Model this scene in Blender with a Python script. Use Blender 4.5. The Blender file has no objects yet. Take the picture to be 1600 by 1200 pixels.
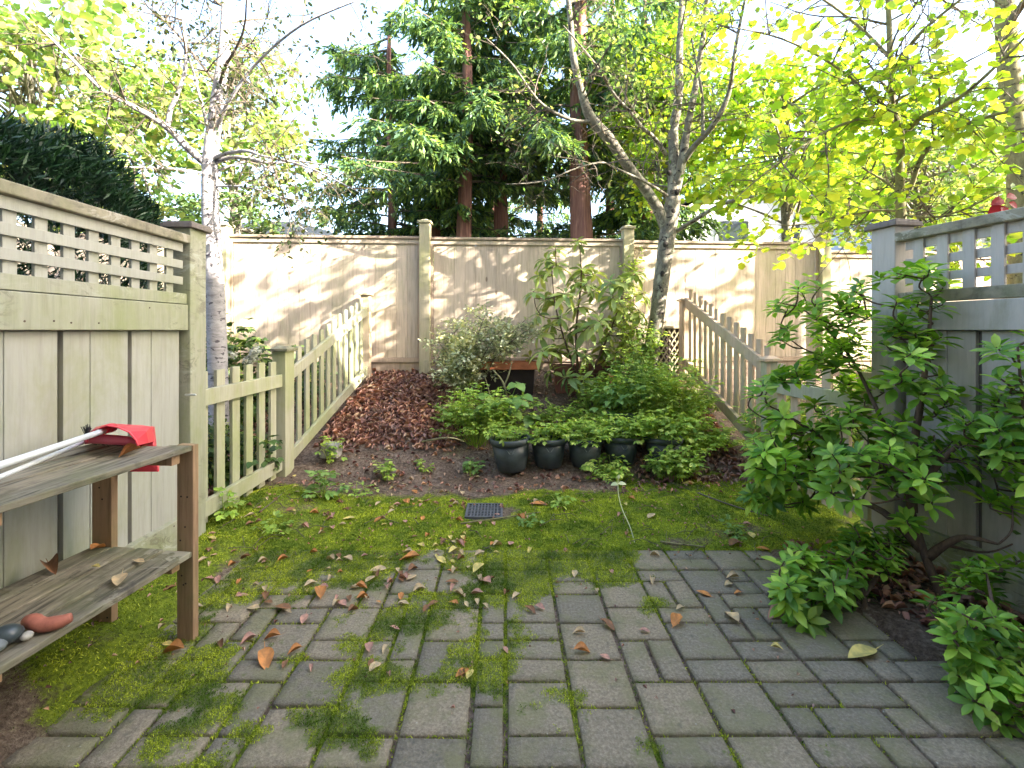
import bpy, math, random
import numpy as np
from mathutils import Vector, Matrix, noise

R = math.radians
random.seed(7)
NR = np.random.default_rng(11)
SC = bpy.context.scene
COL = SC.collection

# ------------------------------------------------------------------ camera
F_PX, CX, HY, EYE = 740.0, 790.0, 516.0, 1.25
cam_d = bpy.data.cameras.new('camera')
cam = bpy.data.objects.new('camera', cam_d)
COL.objects.link(cam)
cam.location = (0, 0, EYE)
cam.rotation_euler = (R(90), 0, 0)
cam_d.sensor_width = 36
cam_d.lens = F_PX / 1600 * 36
cam_d.shift_x = (800 - CX) / 1600
cam_d.shift_y = -(600 - HY) / 1600
cam_d.clip_start = 0.05
cam_d.clip_end = 400
SC.camera = cam

# ------------------------------------------------------------------ light
TO_SUN = Vector((0.80, -0.36, 0.47)).normalized()
world = bpy.data.worlds.new('World')
SC.world = world
world.use_nodes = True
wn = world.node_tree
sky = wn.nodes.new('ShaderNodeTexSky')
sky.sky_type = 'NISHITA'
sky.sun_disc = False
sky.sun_elevation = math.asin(TO_SUN.z)
sky.sun_rotation = math.atan2(TO_SUN.x, TO_SUN.y)
sky.air_density = 1.0
sky.dust_density = 4.0
wn.links.new(sky.outputs[0], wn.nodes['Background'].inputs[0])
wn.nodes['Background'].inputs[1].default_value = 0.15
sl = bpy.data.lights.new('sun', 'SUN')
sl.energy = 4.3
sl.angle = R(0.42)
sl.color = (1.0, 0.90, 0.80)
sun = bpy.data.objects.new('sun', sl)
COL.objects.link(sun)
sun.rotation_euler = (-TO_SUN).to_track_quat('-Z', 'Y').to_euler()
sun.location = (12, -5, 9)
SC.view_settings.view_transform = 'Standard'
SC.view_settings.look = 'None'
SC.view_settings.gamma = 1
SC.view_settings.exposure = 3.1
SC.cycles.max_bounces = 8
SC.cycles.diffuse_bounces = 4
SC.cycles.transmission_bounces = 5
SC.cycles.transparent_max_bounces = 4

def P(px, py, Z):
    """world point seen at photo pixel (px,py) standing at depth Z"""
    return Vector(((px - CX) / F_PX * Z, Z, EYE - (py - HY) / F_PX * Z))

# ------------------------------------------------------------------ helpers
ORG = {}
def tag(o, label=None, cat=None, group=None, kind=None):
    if label: o['label'] = label
    if cat: o['category'] = cat
    if group: o['group'] = group
    if kind: o['kind'] = kind
    return o

def thing(name, loc, label, cat, group=None):
    o = bpy.data.objects.new(name, None)
    COL.objects.link(o)
    o.empty_display_size = 0.1
    o.location = loc
    ORG[o.name] = Vector(loc)
    return tag(o, label, cat, group)

def link_mesh(name, me, mat, parent=None, origin=None):
    o = bpy.data.objects.new(name, me)
    COL.objects.link(o)
    if mat is not None: me.materials.append(mat)
    if parent is not None:
        o.parent = parent
        ORG[o.name] = ORG[parent.name]
    else:
        o.location = origin or (0, 0, 0)
        ORG[o.name] = Vector(origin or (0, 0, 0))
    return o

class MB:
    def __init__(s):
        s.v, s.f = [], []
    def hexa(s, c):
        b = len(s.v)
        s.v += [tuple(p) for p in c]
        s.f += [tuple(b + i for i in q) for q in ((0,3,2,1),(4,5,6,7),(0,1,5,4),(1,2,6,5),(2,3,7,6),(3,0,4,7))]
    def box(s, x0, x1, y0, y1, z0, z1):
        s.hexa([(x0,y0,z0),(x1,y0,z0),(x1,y1,z0),(x0,y1,z0),(x0,y0,z1),(x1,y0,z1),(x1,y1,z1),(x0,y1,z1)])
    def fbox(s, fr, a0, a1, t0, t1, z0, z1, dz0=0, dz1=0):
        """box in a fence frame: a along, t outward; dz0/dz1 raise the a0/a1 ends"""
        g = lambda a, t, z: fr(a, t) + Vector((0, 0, z))
        s.hexa([g(a0,t0,z0+dz0), g(a1,t0,z0+dz1), g(a1,t1,z0+dz1), g(a0,t1,z0+dz0),
                g(a0,t0,z1+dz0), g(a1,t0,z1+dz1), g(a1,t1,z1+dz1), g(a0,t1,z1+dz0)])
    def beam(s, p, q, w, h, up=(0,0,1)):
        p, q = Vector(p), Vector(q)
        d = (q - p).normalized(); sd = d.cross(Vector(up)).normalized(); u = sd.cross(d)
        a, b = sd * w / 2, u * h / 2
        s.hexa([p-a-b, p+a-b, q+a-b, q-a-b, p-a+b, p+a+b, q+a+b, q-a+b])
    def tube(s, pts, rad, sides=6, cap=True, wob=0.0):
        pts = [Vector(p) for p in pts]
        n = len(pts); base = len(s.v)
        d = (pts[1] - pts[0]).normalized()
        u = d.orthogonal().normalized()
        for i in range(n):
            if i < n - 1: d2 = (pts[i+1] - pts[max(i-1,0)])
            else: d2 = pts[i] - pts[i-1]
            if d2.length < 1e-9: d2 = d
            d2 = d2.normalized()
            u = (u - d2 * u.dot(d2))
            u = u.normalized() if u.length > 1e-6 else d2.orthogonal().normalized()
            w = d2.cross(u)
            r = rad[i] if hasattr(rad, '__len__') else rad
            for k in range(sides):
                a = 2 * math.pi * k / sides
                rr = r * (1 + (random.uniform(-wob, wob) if wob else 0))
                s.v.append(tuple(pts[i] + (u * math.cos(a) + w * math.sin(a)) * rr))
        for i in range(n - 1):
            for k in range(sides):
                a, b = base + i*sides + k, base + i*sides + (k+1) % sides
                s.f.append((a, b, b + sides, a + sides))
        if cap:
            s.f.append(tuple(base + k for k in range(sides))[::-1])
            s.f.append(tuple(base + (n-1)*sides + k for k in range(sides)))
    def lathe(s, prof, c, n=32, sq=1.0):
        base = len(s.v); c = Vector(c)
        for (r, z) in prof:
            for k in range(n):
                a = 2*math.pi*k/n
                s.v.append((c.x + r*math.cos(a), c.y + r*math.sin(a)*sq, c.z + z))
        for i in range(len(prof)-1):
            for k in range(n):
                a, b = base + i*n + k, base + i*n + (k+1) % n
                s.f.append((a, b, b+n, a+n))
    def build(s, name, mat, parent=None, bevel=0, smooth=False, origin=None):
        org = ORG[parent.name] if parent is not None else Vector(origin or (0, 0, 0))
        me = bpy.data.meshes.new(name)
        me.from_pydata([(v[0]-org.x, v[1]-org.y, v[2]-org.z) for v in s.v], [], s.f)
        me.update()
        if smooth: me.polygons.foreach_set('use_smooth', [True]*len(me.polygons))
        o = link_mesh(name, me, mat, parent, origin)
        if bevel:
            m = o.modifiers.new('bevel', 'BEVEL'); m.width = bevel; m.segments = 2; m.limit_method = 'ANGLE'
        return o

def np_mesh(name, V, Fq, nper, mat, parent=None, org=None, attr=None, smooth=False):
    """fast mesh from arrays: V (n,3), Fq flat loop indices, nper loops per face"""
    o0 = ORG[parent.name] if parent is not None else Vector(org or (0, 0, 0))
    me = bpy.data.meshes.new(name)
    V = np.asarray(V, np.float32) - np.array(o0, np.float32)
    nf = len(Fq) // nper
    me.vertices.add(len(V)); me.vertices.foreach_set('co', V.ravel())
    me.loops.add(nf*nper); me.loops.foreach_set('vertex_index', np.asarray(Fq, np.int32))
    me.polygons.add(nf); me.polygons.foreach_set('loop_start', np.arange(0, nf*nper, nper, dtype=np.int32))
    me.update(calc_edges=True)
    if smooth: me.polygons.foreach_set('use_smooth', np.ones(nf, bool))
    if attr is not None:
        for k, a in attr.items():
            at = me.attributes.new(k, 'FLOAT', 'POINT'); at.data.foreach_set('value', np.asarray(a, np.float32))
    return link_mesh(name, me, mat, parent, org)

# leaf templates: (along, across, up) ; quads only
T_DIAMOND = ([(0,0,0),(.4,.15,.03),(1,0,-.03),(.4,-.15,.03)], [(0,1,2,3)])
T_OVAL = ([(0,0,0),(.25,.26,.05),(.72,.24,.03),(1,0,-.06),(.72,-.24,.03),(.25,-.26,.05)], [(0,1,2,3),(0,3,4,5)])
T_ROUND = ([(0,0,0),(.18,.36,.06),(.7,.40,.04),(1,0,-.05),(.7,-.40,.04),(.18,-.36,.06)], [(0,1,2,3),(0,3,4,5)])
T_LANCE = ([(0,0,0),(.3,.10,.03),(.65,.09,0),(1,0,-.12),(.65,-.09,0),(.3,-.10,.03)], [(0,1,2,3),(0,3,4,5)])
T_RHODO = ([(0,0,0),(.33,0,.02),(.68,0,-.05),(1,0,-.2),(.33,.14,.06),(.68,.15,-.01),(.33,-.14,.06),(.68,-.15,-.01)],
           [(0,0,1,4),(4,1,2,5),(5,2,3,3),(0,6,1,1),(6,7,2,1),(7,3,3,2)])
def grid_leaf(n, prof, fold=.12, bend=.18, curl=0.0, wave=0.0, petiole=0.0):
    """n+1 stations along the midrib, three across; tip and base pinched"""
    V, Fc = [], []
    for i in range(n+1):
        u = i/n; w = prof(u)
        z = -bend*u*u
        for j, sgn in enumerate((-1, 0, 1)):
            V.append((u, sgn*w, z + abs(sgn)*(fold*w + curl*w*w*6) + wave*math.sin(u*9+sgn)*abs(sgn)))
    for i in range(n):
        a = i*3
        Fc += [(a, a+1, a+4, a+3), (a+1, a+2, a+5, a+4)]
    if petiole:
        b = len(V); V += [(0,-.012,0),(0,.012,0),(-petiole,.008,petiole*.25),(-petiole,-.008,petiole*.25)]; Fc.append((b,b+1,b+2,b+3))
    return V, Fc
T_PIERIS = grid_leaf(4, lambda u: .20*math.sin(math.pi*min(1, u*1.0)**1.15)**.8 + .005, .35, .16)
T_HYD = grid_leaf(4, lambda u: .36*math.sin(math.pi*u**.75)**.8 + .005, .25, .25, wave=.01)
T_NARROW = ([(0,0,0),(.5,.07,.0),(1,0,-.05),(.5,-.07,0)], [(0,1,2,3)])

def leaf_cloud(name, mat, parent, pos, dirs, ups, size, tmpl, org=None, smooth=False):
    V0 = np.array(tmpl[0], float); F0 = np.array([q for q in tmpl[1]], int)
    pos, dirs, ups = (np.asarray(a, float) for a in (pos, dirs, ups))
    N = len(pos)
    size = np.broadcast_to(np.asarray(size, float), (N,))
    d = dirs / (np.linalg.norm(dirs, axis=1, keepdims=True) + 1e-9)
    s = np.cross(ups, d); s /= (np.linalg.norm(s, axis=1, keepdims=True) + 1e-9)
    u = np.cross(d, s)
    V = pos[:,None,:] + size[:,None,None]*(V0[None,:,0:1]*d[:,None,:] + V0[None,:,1:2]*s[:,None,:] + V0[None,:,2:3]*u[:,None,:])
    Fi = (F0[None,:,:] + (np.arange(N)*len(V0))[:,None,None])
    # quads that repeat an index become triangles: split all to be safe
    q = Fi.reshape(-1, 4)
    tri = np.concatenate([q[:, [0,1,2]], q[:, [0,2,3]]])
    ok = (tri[:,0] != tri[:,1]) & (tri[:,1] != tri[:,2]) & (tri[:,0] != tri[:,2])
    if ok.all():
        return np_mesh(name, V.reshape(-1,3), q.ravel(), 4, mat, parent, org, smooth=smooth)
    return np_mesh(name, V.reshape(-1,3), tri[ok].ravel(), 3, mat, parent, org, smooth=smooth)

def rdirs(n, up=0.0, flat=1.0):
    d = NR.normal(size=(n,3)); d[:,2] = d[:,2]*flat + up
    return d/np.linalg.norm(d, axis=1, keepdims=True)

# ------------------------------------------------------------------ materials
def newmat(name):
    m = bpy.data.materials.new(name); m.use_nodes = True
    nt = m.node_tree; b = nt.nodes['Principled BSDF']
    return m, nt, b
def N_(nt, t, **kw):
    n = nt.nodes.new(t)
    for k, v in kw.items(): setattr(n, k, v)
    return n
def coords(nt, scale, kind='Object'):
    tc = N_(nt, 'ShaderNodeTexCoord'); mp = N_(nt, 'ShaderNodeMapping')
    nt.links.new(tc.outputs[kind], mp.inputs[0]); mp.inputs['Scale'].default_value = scale
    return mp.outputs[0]
def noise_(nt, vec, sc, det=4, rough=.6, dist=0):
    n = N_(nt, 'ShaderNodeTexNoise'); n.inputs['Scale'].default_value = sc
    n.inputs['Detail'].default_value = det; n.inputs['Roughness'].default_value = rough
    n.inputs['Distortion'].default_value = dist
    if vec is not None: nt.links.new(vec, n.inputs['Vector'])
    return n.outputs[0]
def ramp(nt, fac, stops):
    r = N_(nt, 'ShaderNodeValToRGB')
    while len(r.color_ramp.elements) < len(stops): r.color_ramp.elements.new(0.5)
    for e, (p, c) in zip(r.color_ramp.elements, stops):
        e.position = p; e.color = (*c, 1) if len(c) == 3 else c
    nt.links.new(fac, r.inputs[0]); return r.outputs[0]
def mix(nt, fac, a, b, mode='MIX'):
    m = N_(nt, 'ShaderNodeMix', data_type='RGBA', blend_type=mode)
    for sck, v in ((m.inputs[0], fac), (m.inputs[6], a), (m.inputs[7], b)):
        if hasattr(v, 'links') or isinstance(v, bpy.types.NodeSocket): nt.links.new(v, sck)
        elif isinstance(v, (int, float)): sck.default_value = v
        else: sck.default_value = (*v, 1)
    return m.outputs[2]
def mth(nt, op, a, b=None, c=None, clamp=False):
    m = N_(nt, 'ShaderNodeMath', operation=op, use_clamp=clamp)
    for i, v in enumerate((a, b, c)):
        if v is None: continue
        if isinstance(v, bpy.types.NodeSocket): nt.links.new(v, m.inputs[i])
        else: m.inputs[i].default_value = v
    return m.outputs[0]
def smooth_(nt, v, lo, hi):
    m = N_(nt, 'ShaderNodeMapRange', interpolation_type='SMOOTHSTEP')
    nt.links.new(v, m.inputs[0]); m.inputs[1].default_value = lo; m.inputs[2].default_value = hi
    return m.outputs[0]
def bump(nt, b, h, strength=.3, dist=.01):
    n = N_(nt, 'ShaderNodeBump'); n.inputs['Strength'].default_value = strength
    n.inputs['Distance'].default_value = dist
    nt.links.new(h, n.inputs['Height']); nt.links.new(n.outputs[0], b.inputs['Normal'])
def island(nt):
    return N_(nt, 'ShaderNodeNewGeometry').outputs['Random Per Island']

def timber(name, base, var=.12, algae=0.0, grain=(30,30,2.2), rough=.75, knots=False, dark=(0.08,0.06,0.045), algcol=(.16,.17,.055), dirt=.25, peel=None):
    m, nt, b = newmat(name)
    v = coords(nt, grain)
    iso = coords(nt, (1,1,1))
    rnd = island(nt)
    off = N_(nt, 'ShaderNodeVectorMath', operation='ADD')
    cmb = N_(nt, 'ShaderNodeCombineXYZ')
    nt.links.new(mth(nt, 'MULTIPLY', rnd, 37.0), cmb.inputs[0]); nt.links.new(mth(nt, 'MULTIPLY', rnd, 91.0), cmb.inputs[2])
    nt.links.new(v, off.inputs[0]); nt.links.new(cmb.outputs[0], off.inputs[1])
    g = noise_(nt, off.outputs[0], 1.6, 6, .65, .3)
    fine = noise_(nt, off.outputs[0], 6, 3, .6)
    lo = tuple(c*(1-var*1.9) for c in base); hi = tuple(min(1, c*(1+var)) for c in base)
    c = ramp(nt, g, [(.28, lo), (.5, base), (.74, hi)])
    isl = ramp(nt, rnd, [(0, (1-var*.9,)*3), (.5, (1, .99, .97)), (1, (1+var*.5, 1+var*.45, 1+var*.4))])
    c = mix(nt, 1.0, c, isl, 'MULTIPLY')
    # weather stains: streaky dirt of its own shape
    st = noise_(nt, coords(nt, (7,7,1.2)), 1.3, 5, .62, .6)
    c = mix(nt, mth(nt, 'MULTIPLY', smooth_(nt, st, .52, .74), dirt), c, dark)
    if algae > 0:
        an = noise_(nt, coords(nt, (1.6,1.6,.9)), 1.7, 6, .68, .4)
        an2 = noise_(nt, iso, 24, 4, .7)
        msk = mth(nt, 'MULTIPLY', smooth_(nt, an, .46 - algae*.12, .72 - algae*.08), mth(nt, 'ADD', mth(nt, 'MULTIPLY', an2, .9), .35))
        c = mix(nt, mth(nt, 'MULTIPLY', msk, min(1, .45 + algae*.5), clamp=True), c, algcol)
    if peel:
        pn = noise_(nt, coords(nt, (5,5,11)), 1.5, 7, .72, 1.2); pn2 = noise_(nt, iso, 2.1, 3, .5)
        pm = mth(nt, 'MULTIPLY', smooth_(nt, pn, .53, .58), smooth_(nt, pn2, .46, .6))
        c = mix(nt, mth(nt, 'MULTIPLY', pm, .8), c, peel)
        pm2 = mth(nt, 'MULTIPLY', smooth_(nt, pn, .45, .41), smooth_(nt, pn2, .42, .56))
        c = mix(nt, mth(nt, 'MULTIPLY', pm2, .55), c, (.13,.12,.08))
    if knots:
        vo = N_(nt, 'ShaderNodeTexVoronoi'); vo.inputs['Scale'].default_value = 1
        nt.links.new(coords(nt, (5.2,5.2,2.1)), vo.inputs['Vector'])
        kn = smooth_(nt, vo.outputs['Distance'], .085, .045)
        c = mix(nt, mth(nt, 'MULTIPLY', kn, .75), c, (.12,.07,.045))
    nt.links.new(c, b.inputs['Base Color'])
    b.inputs['Roughness'].default_value = rough
    b.inputs['Specular IOR Level'].default_value = .3
    bump(nt, b, mth(nt, 'ADD', g, mth(nt, 'MULTIPLY', fine, .5)), .35, .004)
    return m

def leafmat(name, cols, trans=.45, rough=.45, spec=.4, tcol=None, vary=(2.2, .64, 1.18), spots=None):
    """cols: 3-4 colours picked per leaf; translucent for light coming through"""
    m, nt, b = newmat(name)
    rnd = island(nt)
    n = len(cols)
    c = ramp(nt, rnd, [((i+.0)/(n-1), col) for i, col in enumerate(cols)])
    cl = noise_(nt, coords(nt, (1,1,1)), vary[0], 3, .6)
    c = mix(nt, smooth_(nt, cl, .35, .68), mix(nt, 1.0, c, (vary[1],vary[1]*1.06,vary[1]*1.08), 'MULTIPLY'), mix(nt, 1.0, c, (vary[2],vary[2]*.97,vary[2]*.85), 'MULTIPLY'))
    if spots:
        sn = noise_(nt, coords(nt, (1,1,1)), 55, 4, .7)
        c = mix(nt, smooth_(nt, sn, .63, .70), c, spots)
    nt.links.new(c, b.inputs['Base Color'])
    b.inputs['Roughness'].default_value = rough
    b.inputs['Specular IOR Level'].default_value = spec
    if trans > 0:
        t = N_(nt, 'ShaderNodeBsdfTranslucent')
        tc = mix(nt, 1.0, c, tcol or (1.5,1.35,.55), 'MULTIPLY')
        nt.links.new(tc, t.inputs[0])
        ms = N_(nt, 'ShaderNodeMixShader'); ms.inputs[0].default_value = trans
        nt.links.new(b.outputs[0], ms.inputs[1]); nt.links.new(t.outputs[0], ms.inputs[2])
        nt.links.new(ms.outputs[0], nt.nodes['Material Output'].inputs[0])
    return m

def plain(name, col, rough=.6, spec=.4, var=.12, sc=8, bmp=.15, metallic=0):
    m, nt, b = newmat(name)
    n = noise_(nt, coords(nt, (1,1,1)), sc, 5, .65)
    c = ramp(nt, n, [(.3, tuple(x*(1-var*1.5) for x in col)), (.7, tuple(min(1, x*(1+var)) for x in col))])
    nt.links.new(c, b.inputs['Base Color'])
    b.inputs['Roughness'].default_value = rough; b.inputs['Specular IOR Level'].default_value = spec
    b.inputs['Metallic'].default_value = metallic
    bump(nt, b, n, bmp, .003)
    return m

def barkmat(name, c1, c2, sc=(30,30,5), marks=None, bands=None, lichen=None):
    m, nt, b = newmat(name)
    n = noise_(nt, coords(nt, sc), 1.4, 6, .7, .5)
    c = ramp(nt, n, [(.3, c1), (.7, c2)])
    if lichen:
        l = noise_(nt, coords(nt, (9,9,6)), 1.5, 4, .6)
        c = mix(nt, smooth_(nt, l, .52, .64), c, lichen)
    if bands:
        w = noise_(nt, coords(nt, (6,6,60)), 1.0, 3, .6)
        c = mix(nt, smooth_(nt, w, .60, .68), c, bands)
    if marks:
        k = noise_(nt, coords(nt, (10,10,16)), 1.3, 3, .55, 1.0)
        c = mix(nt, smooth_(nt, k, .60, .66), c, marks)
    nt.links.new(c, b.inputs['Base Color']); b.inputs['Roughness'].default_value = .85
    b.inputs['Specular IOR Level'].default_value = .2
    bump(nt, b, n, .6, .012)
    return m

M = {}
M['paint'] = timber('sage_paint_timber', (.375,.37,.325), .08, .5, algcol=(.27,.285,.15), dirt=.25, dark=(.2,.17,.13))
M['paint_green'] = timber('algae_stained_timber', (.35,.345,.27), .10, .85, dirt=.4, algcol=(.25,.275,.12), dark=(.16,.14,.09), peel=(.42,.42,.34))
M['paint_grey'] = timber('grey_paint_timber', (.47,.43,.395), .07, .1, dirt=.2, dark=(.2,.17,.13))
M['cap_wood'] = timber('weathered_cap_timber', (.30,.27,.20), .3, .6, dirt=.6, peel=(.42,.39,.32), grain=(9,9,9), algcol=(.17,.18,.08))
M['post_dark'] = timber('dark_post_timber', (.20,.17,.16), .15, .1, dirt=.3)
M['picket'] = timber('picket_timber', (.40,.385,.29), .09, .75, algcol=(.28,.31,.12), dirt=.3, dark=(.2,.16,.1))
M['picket_tan'] = timber('tan_picket_timber', (.54,.41,.30), .10, .3, algcol=(.34,.33,.14), dirt=.3, dark=(.24,.17,.1))
M['cedar'] = timber('cedar_board', (.52,.43,.335), .17, .12, knots=True, dirt=.22, grain=(26,26,1.8), algcol=(.30,.31,.15), dark=(.26,.2,.16))
M['cedar_trim'] = timber('cedar_trim', (.40,.31,.24), .15, .15, dirt=.35)
M['cedar_post'] = timber('cedar_post', (.46,.40,.28), .14, .7, dirt=.3, algcol=(.33,.35,.13))
M['old_wood'] = timber('old_shelf_board', (.23,.20,.15), .5, .6, peel=(.36,.33,.25), grain=(40,3,40), dirt=.7, algcol=(.15,.155,.07), dark=(.05,.045,.04))
M['leg_wood'] = timber('brown_leg_timber', (.40,.25,.15), .2, .05, knots=True, dirt=.3, dark=(.1,.06,.04))
M['bark'] = barkmat('lichen_bark', (.085,.075,.06), (.27,.25,.19), (14,14,8), marks=(.04,.03,.03), lichen=(.33,.32,.24))
M['birch'] = barkmat('birch_bark', (.24,.23,.23), (.44,.42,.42), (8,8,16), marks=(.09,.08,.09), bands=(.2,.18,.17))
M['redwood'] = barkmat('redwood_bark', (.10,.05,.045), (.33,.17,.13), (22,22,1.4))
M['twig'] = barkmat('twig_bark', (.07,.055,.04), (.19,.16,.12), (20,20,10))
M['stem'] = barkmat('shrub_stem', (.07,.045,.035), (.16,.11,.08), (40,40,10))
M['yellowbark'] = barkmat('young_tree_bark', (.14,.12,.06), (.32,.29,.15), (20,20,8), marks=(.07,.06,.04))
M['L_katsura'] = leafmat('katsura_leaf', [(.18,.34,.04),(.29,.47,.05),(.42,.55,.06),(.56,.57,.08)], .5, .45, .4, (1.4,1.4,.6))
M['L_maple'] = leafmat('autumn_maple_leaf', [(.15,.27,.07),(.24,.38,.09),(.36,.45,.12),(.48,.42,.17)], .45, .5, .4, (1.15,1.25,.75))
M['L_birch'] = leafmat('birch_leaf', [(.035,.06,.03),(.07,.10,.04),(.12,.15,.04)], .35, .5)
M['L_conifer'] = leafmat('conifer_spray', [(.03,.08,.06),(.07,.15,.08),(.16,.29,.09),(.31,.45,.13)], .36, .5)  # lightest greens are sunlit sprays painted into the leaf colours
M['L_yew'] = leafmat('yew_needle', [(.008,.026,.016),(.014,.045,.022),(.03,.085,.03)], .12, .45)
M['L_pieris'] = leafmat('glossy_shrub_leaf', [(.09,.23,.035),(.19,.38,.05),(.30,.52,.07),(.50,.66,.12)], .38, .38, .35, (1.35,1.4,.5), (5.0,.52,1.3), (.30,.26,.08))
M['L_rhodo'] = leafmat('rhododendron_leaf', [(.14,.23,.08),(.24,.35,.11),(.38,.48,.15),(.5,.55,.18)], .3, .4)
M['L_varieg'] = leafmat('variegated_leaf', [(.22,.28,.16),(.42,.48,.28),(.66,.68,.48),(.75,.74,.56)], .25, .5)
M['L_lime'] = leafmat('lime_foliage', [(.20,.34,.07),(.33,.52,.09),(.46,.62,.12),(.60,.68,.18)], .35, .5)
M['L_hyd'] = leafmat('broad_green_leaf', [(.14,.28,.07),(.24,.40,.10),(.33,.48,.14)], .3, .45)
M['L_midgreen'] = leafmat('mid_green_leaf', [(.04,.09,.03),(.08,.15,.04),(.14,.22,.05)], .3, .5)  # mid to dark green leaf colours
M['petal'] = leafmat('cream_petal', [(.7,.68,.55),(.8,.78,.66)], .2, .6, tcol=(1,1,1))
M['L_red'] = leafmat('red_leaf', [(.25,.02,.03),(.42,.04,.05)], .4, .5, tcol=(1.3,.6,.6))
# ------------------------------------------------------------------ terrain
def sst(a, b, x):
    t = min(1, max(0, (x-a)/(b-a))); return t*t*(3-2*t)
def ns(x, y, s, o=0.0):
    return noise.noise(Vector((x*s+o, y*s-o, o*.7)))
def fbm(x, y, s, o=0.0):
    return ns(x,y,s,o)*.6 + ns(x,y,s*2.1,o+3)*.3 + ns(x,y,s*4.3,o+7)*.17

PATIO_END = 2.70
def patio_right(y): return 1.50 + (2.61 - y)*.17
def in_patio(x, y): return -1.42 < x < patio_right(y) and y < PATIO_END
def slope_h(x, y):
    s = sst(3.75, 4.15, y)*.02 + max(0, min(1.75, y-3.92))*.415
    if y > 5.67: s = .746 + (min(y, 30)-5.67)*.03
    return s
def gz(x, y):
    """ground height"""
    h = slope_h(x, y)
    if y < PATIO_END + .05:
        e = sst(PATIO_END-.06, PATIO_END+.05, y)
        side = 1 if -1.42 < x < patio_right(y) else 0
        h += -.014*side*(1-e)
    if x < -1.40: h += .05*sst(-1.40, -1.62, x)*(1 if y < 4 else 0) + .02*fbm(x,y,5)
    if x > patio_right(y): h += .015 + .02*fbm(x,y,6)
    if y > PATIO_END:
        k = sst(PATIO_END, 3.1, y)
        h += k*(.018*fbm(x, y, 2.6, 5) + .012*fbm(x, y, 8, 2) + .012)
        # hummock beside the near picket section
        h += .06*math.exp(-((x+1.45)/.30)**2 - ((y-3.25)/.38)**2)
    if -1.35 < x < .45 and 3.55 < y < 4.6: h += .015*fbm(x, y, 9, 4)
    return h

def moss_m(x, y):
    """0..1 how mossy the ground is here"""
    n = fbm(x, y, 1.55, 9)
    n2 = fbm(x, y, 6.5, 1)
    if y >= PATIO_END - .02:
        edge = 3.62 + .18*ns(x, y, 1.7, 3) + (.28 if x > .9 else 0) - (.1 if x < -.6 else 0)
        v = 1.0 - sst(edge-.2, edge+.25, y)
        v *= .72 + n*1.1 + n2*.5
        v -= .5*math.exp(-((x+.1)/.2)**2 - ((y-3.22)/.16)**2)       # bare round the drain
        v -= .55*math.exp(-((x-.42)/.16)**2 - ((y-2.86)/.10)**2)
        v -= .6*math.exp(-((x-.1)/.4)**2 - ((y-3.7)/.14)**2)
        v += .25*math.exp(-((x+.45)/.3)**2 - ((y-4.25)/.2)**2)
    elif in_patio(x, y):
        bias = .17 + .50*sst(2.1, 2.72, y) - .42*sst(.45, 1.0, x) + .30*sst(-.55, -1.25, x)*sst(1.75, 2.3, y)
        v = bias + n*1.25 + n2*.55
    else:
        v = .34 + n*.9 + n2*.5 if x < 0 else .0 + n*.4
    return max(0.0, min(1.0, v))

def axis(lo, hi, step, far):
    a = list(np.arange(lo, hi+1e-6, step)); d = step; p = a[-1]
    while p < far: d *= 1.35; p += d; a.append(p)
    d = step; p = a[0]; pre = []
    while p > -far: d *= 1.35; p -= d; pre.append(p)
    return np.array(pre[::-1] + a)
xs = axis(-2.7, 2.9, .028, 70); ys = axis(1.0, 6.0, .028, 90)
nx, ny = len(xs), len(ys)
V = np.zeros((ny, nx, 3)); A = np.zeros((ny, nx))
for j, y in enumerate(ys):
    for i, x in enumerate(xs):
        V[j,i] = (x, y, gz(x, y))
        if -2.7 < x < 2.9 and 0.8 < y < 5: A[j,i] = moss_m(x, y)
I = np.arange(ny*nx).reshape(ny, nx)
Q = np.stack([I[:-1,:-1], I[:-1,1:], I[1:,1:], I[1:,:-1]], -1).reshape(-1)
m, nt, b = newmat('soil')
v = coords(nt, (1,1,1))
n1 = noise_(nt, v, 3.5, 6, .7); n2 = noise_(nt, v, 45, 5, .75); n3 = noise_(nt, v, 160, 3, .7)
c = ramp(nt, n2, [(.28,(.06,.04,.03)),(.5,(.19,.14,.105)),(.64,(.32,.25,.195)),(.8,(.48,.41,.34))])
c = mix(nt, smooth_(nt, n1, .4, .62), c, mix(nt, 1.0, c, (.62,.6,.58), 'MULTIPLY'))
at = N_(nt, 'ShaderNodeAttribute', attribute_name='moss')
mk = smooth_(nt, mth(nt, 'ADD', at.outputs['Fac'], mth(nt, 'MULTIPLY', mth(nt, 'SUBTRACT', n2, .5), .7)), .22, .5)
mossc = ramp(nt, n2, [(.3,(.05,.075,.012)),(.55,(.19,.25,.025)),(.75,(.36,.40,.05))])
c = mix(nt, mk, c, mossc)
nt.links.new(c, b.inputs['Base Color']); b.inputs['Roughness'].default_value = .95; b.inputs['Specular IOR Level'].default_value = .1
bump(nt, b, mth(nt, 'ADD', n2, mth(nt, 'MULTIPLY', n3, .4)), .9, .02)
M['soil'] = m
g = np_mesh('ground', V.reshape(-1,3), Q, 4, m, attr={'moss': A.ravel()}, smooth=True)
g['kind'] = 'structure'

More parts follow.
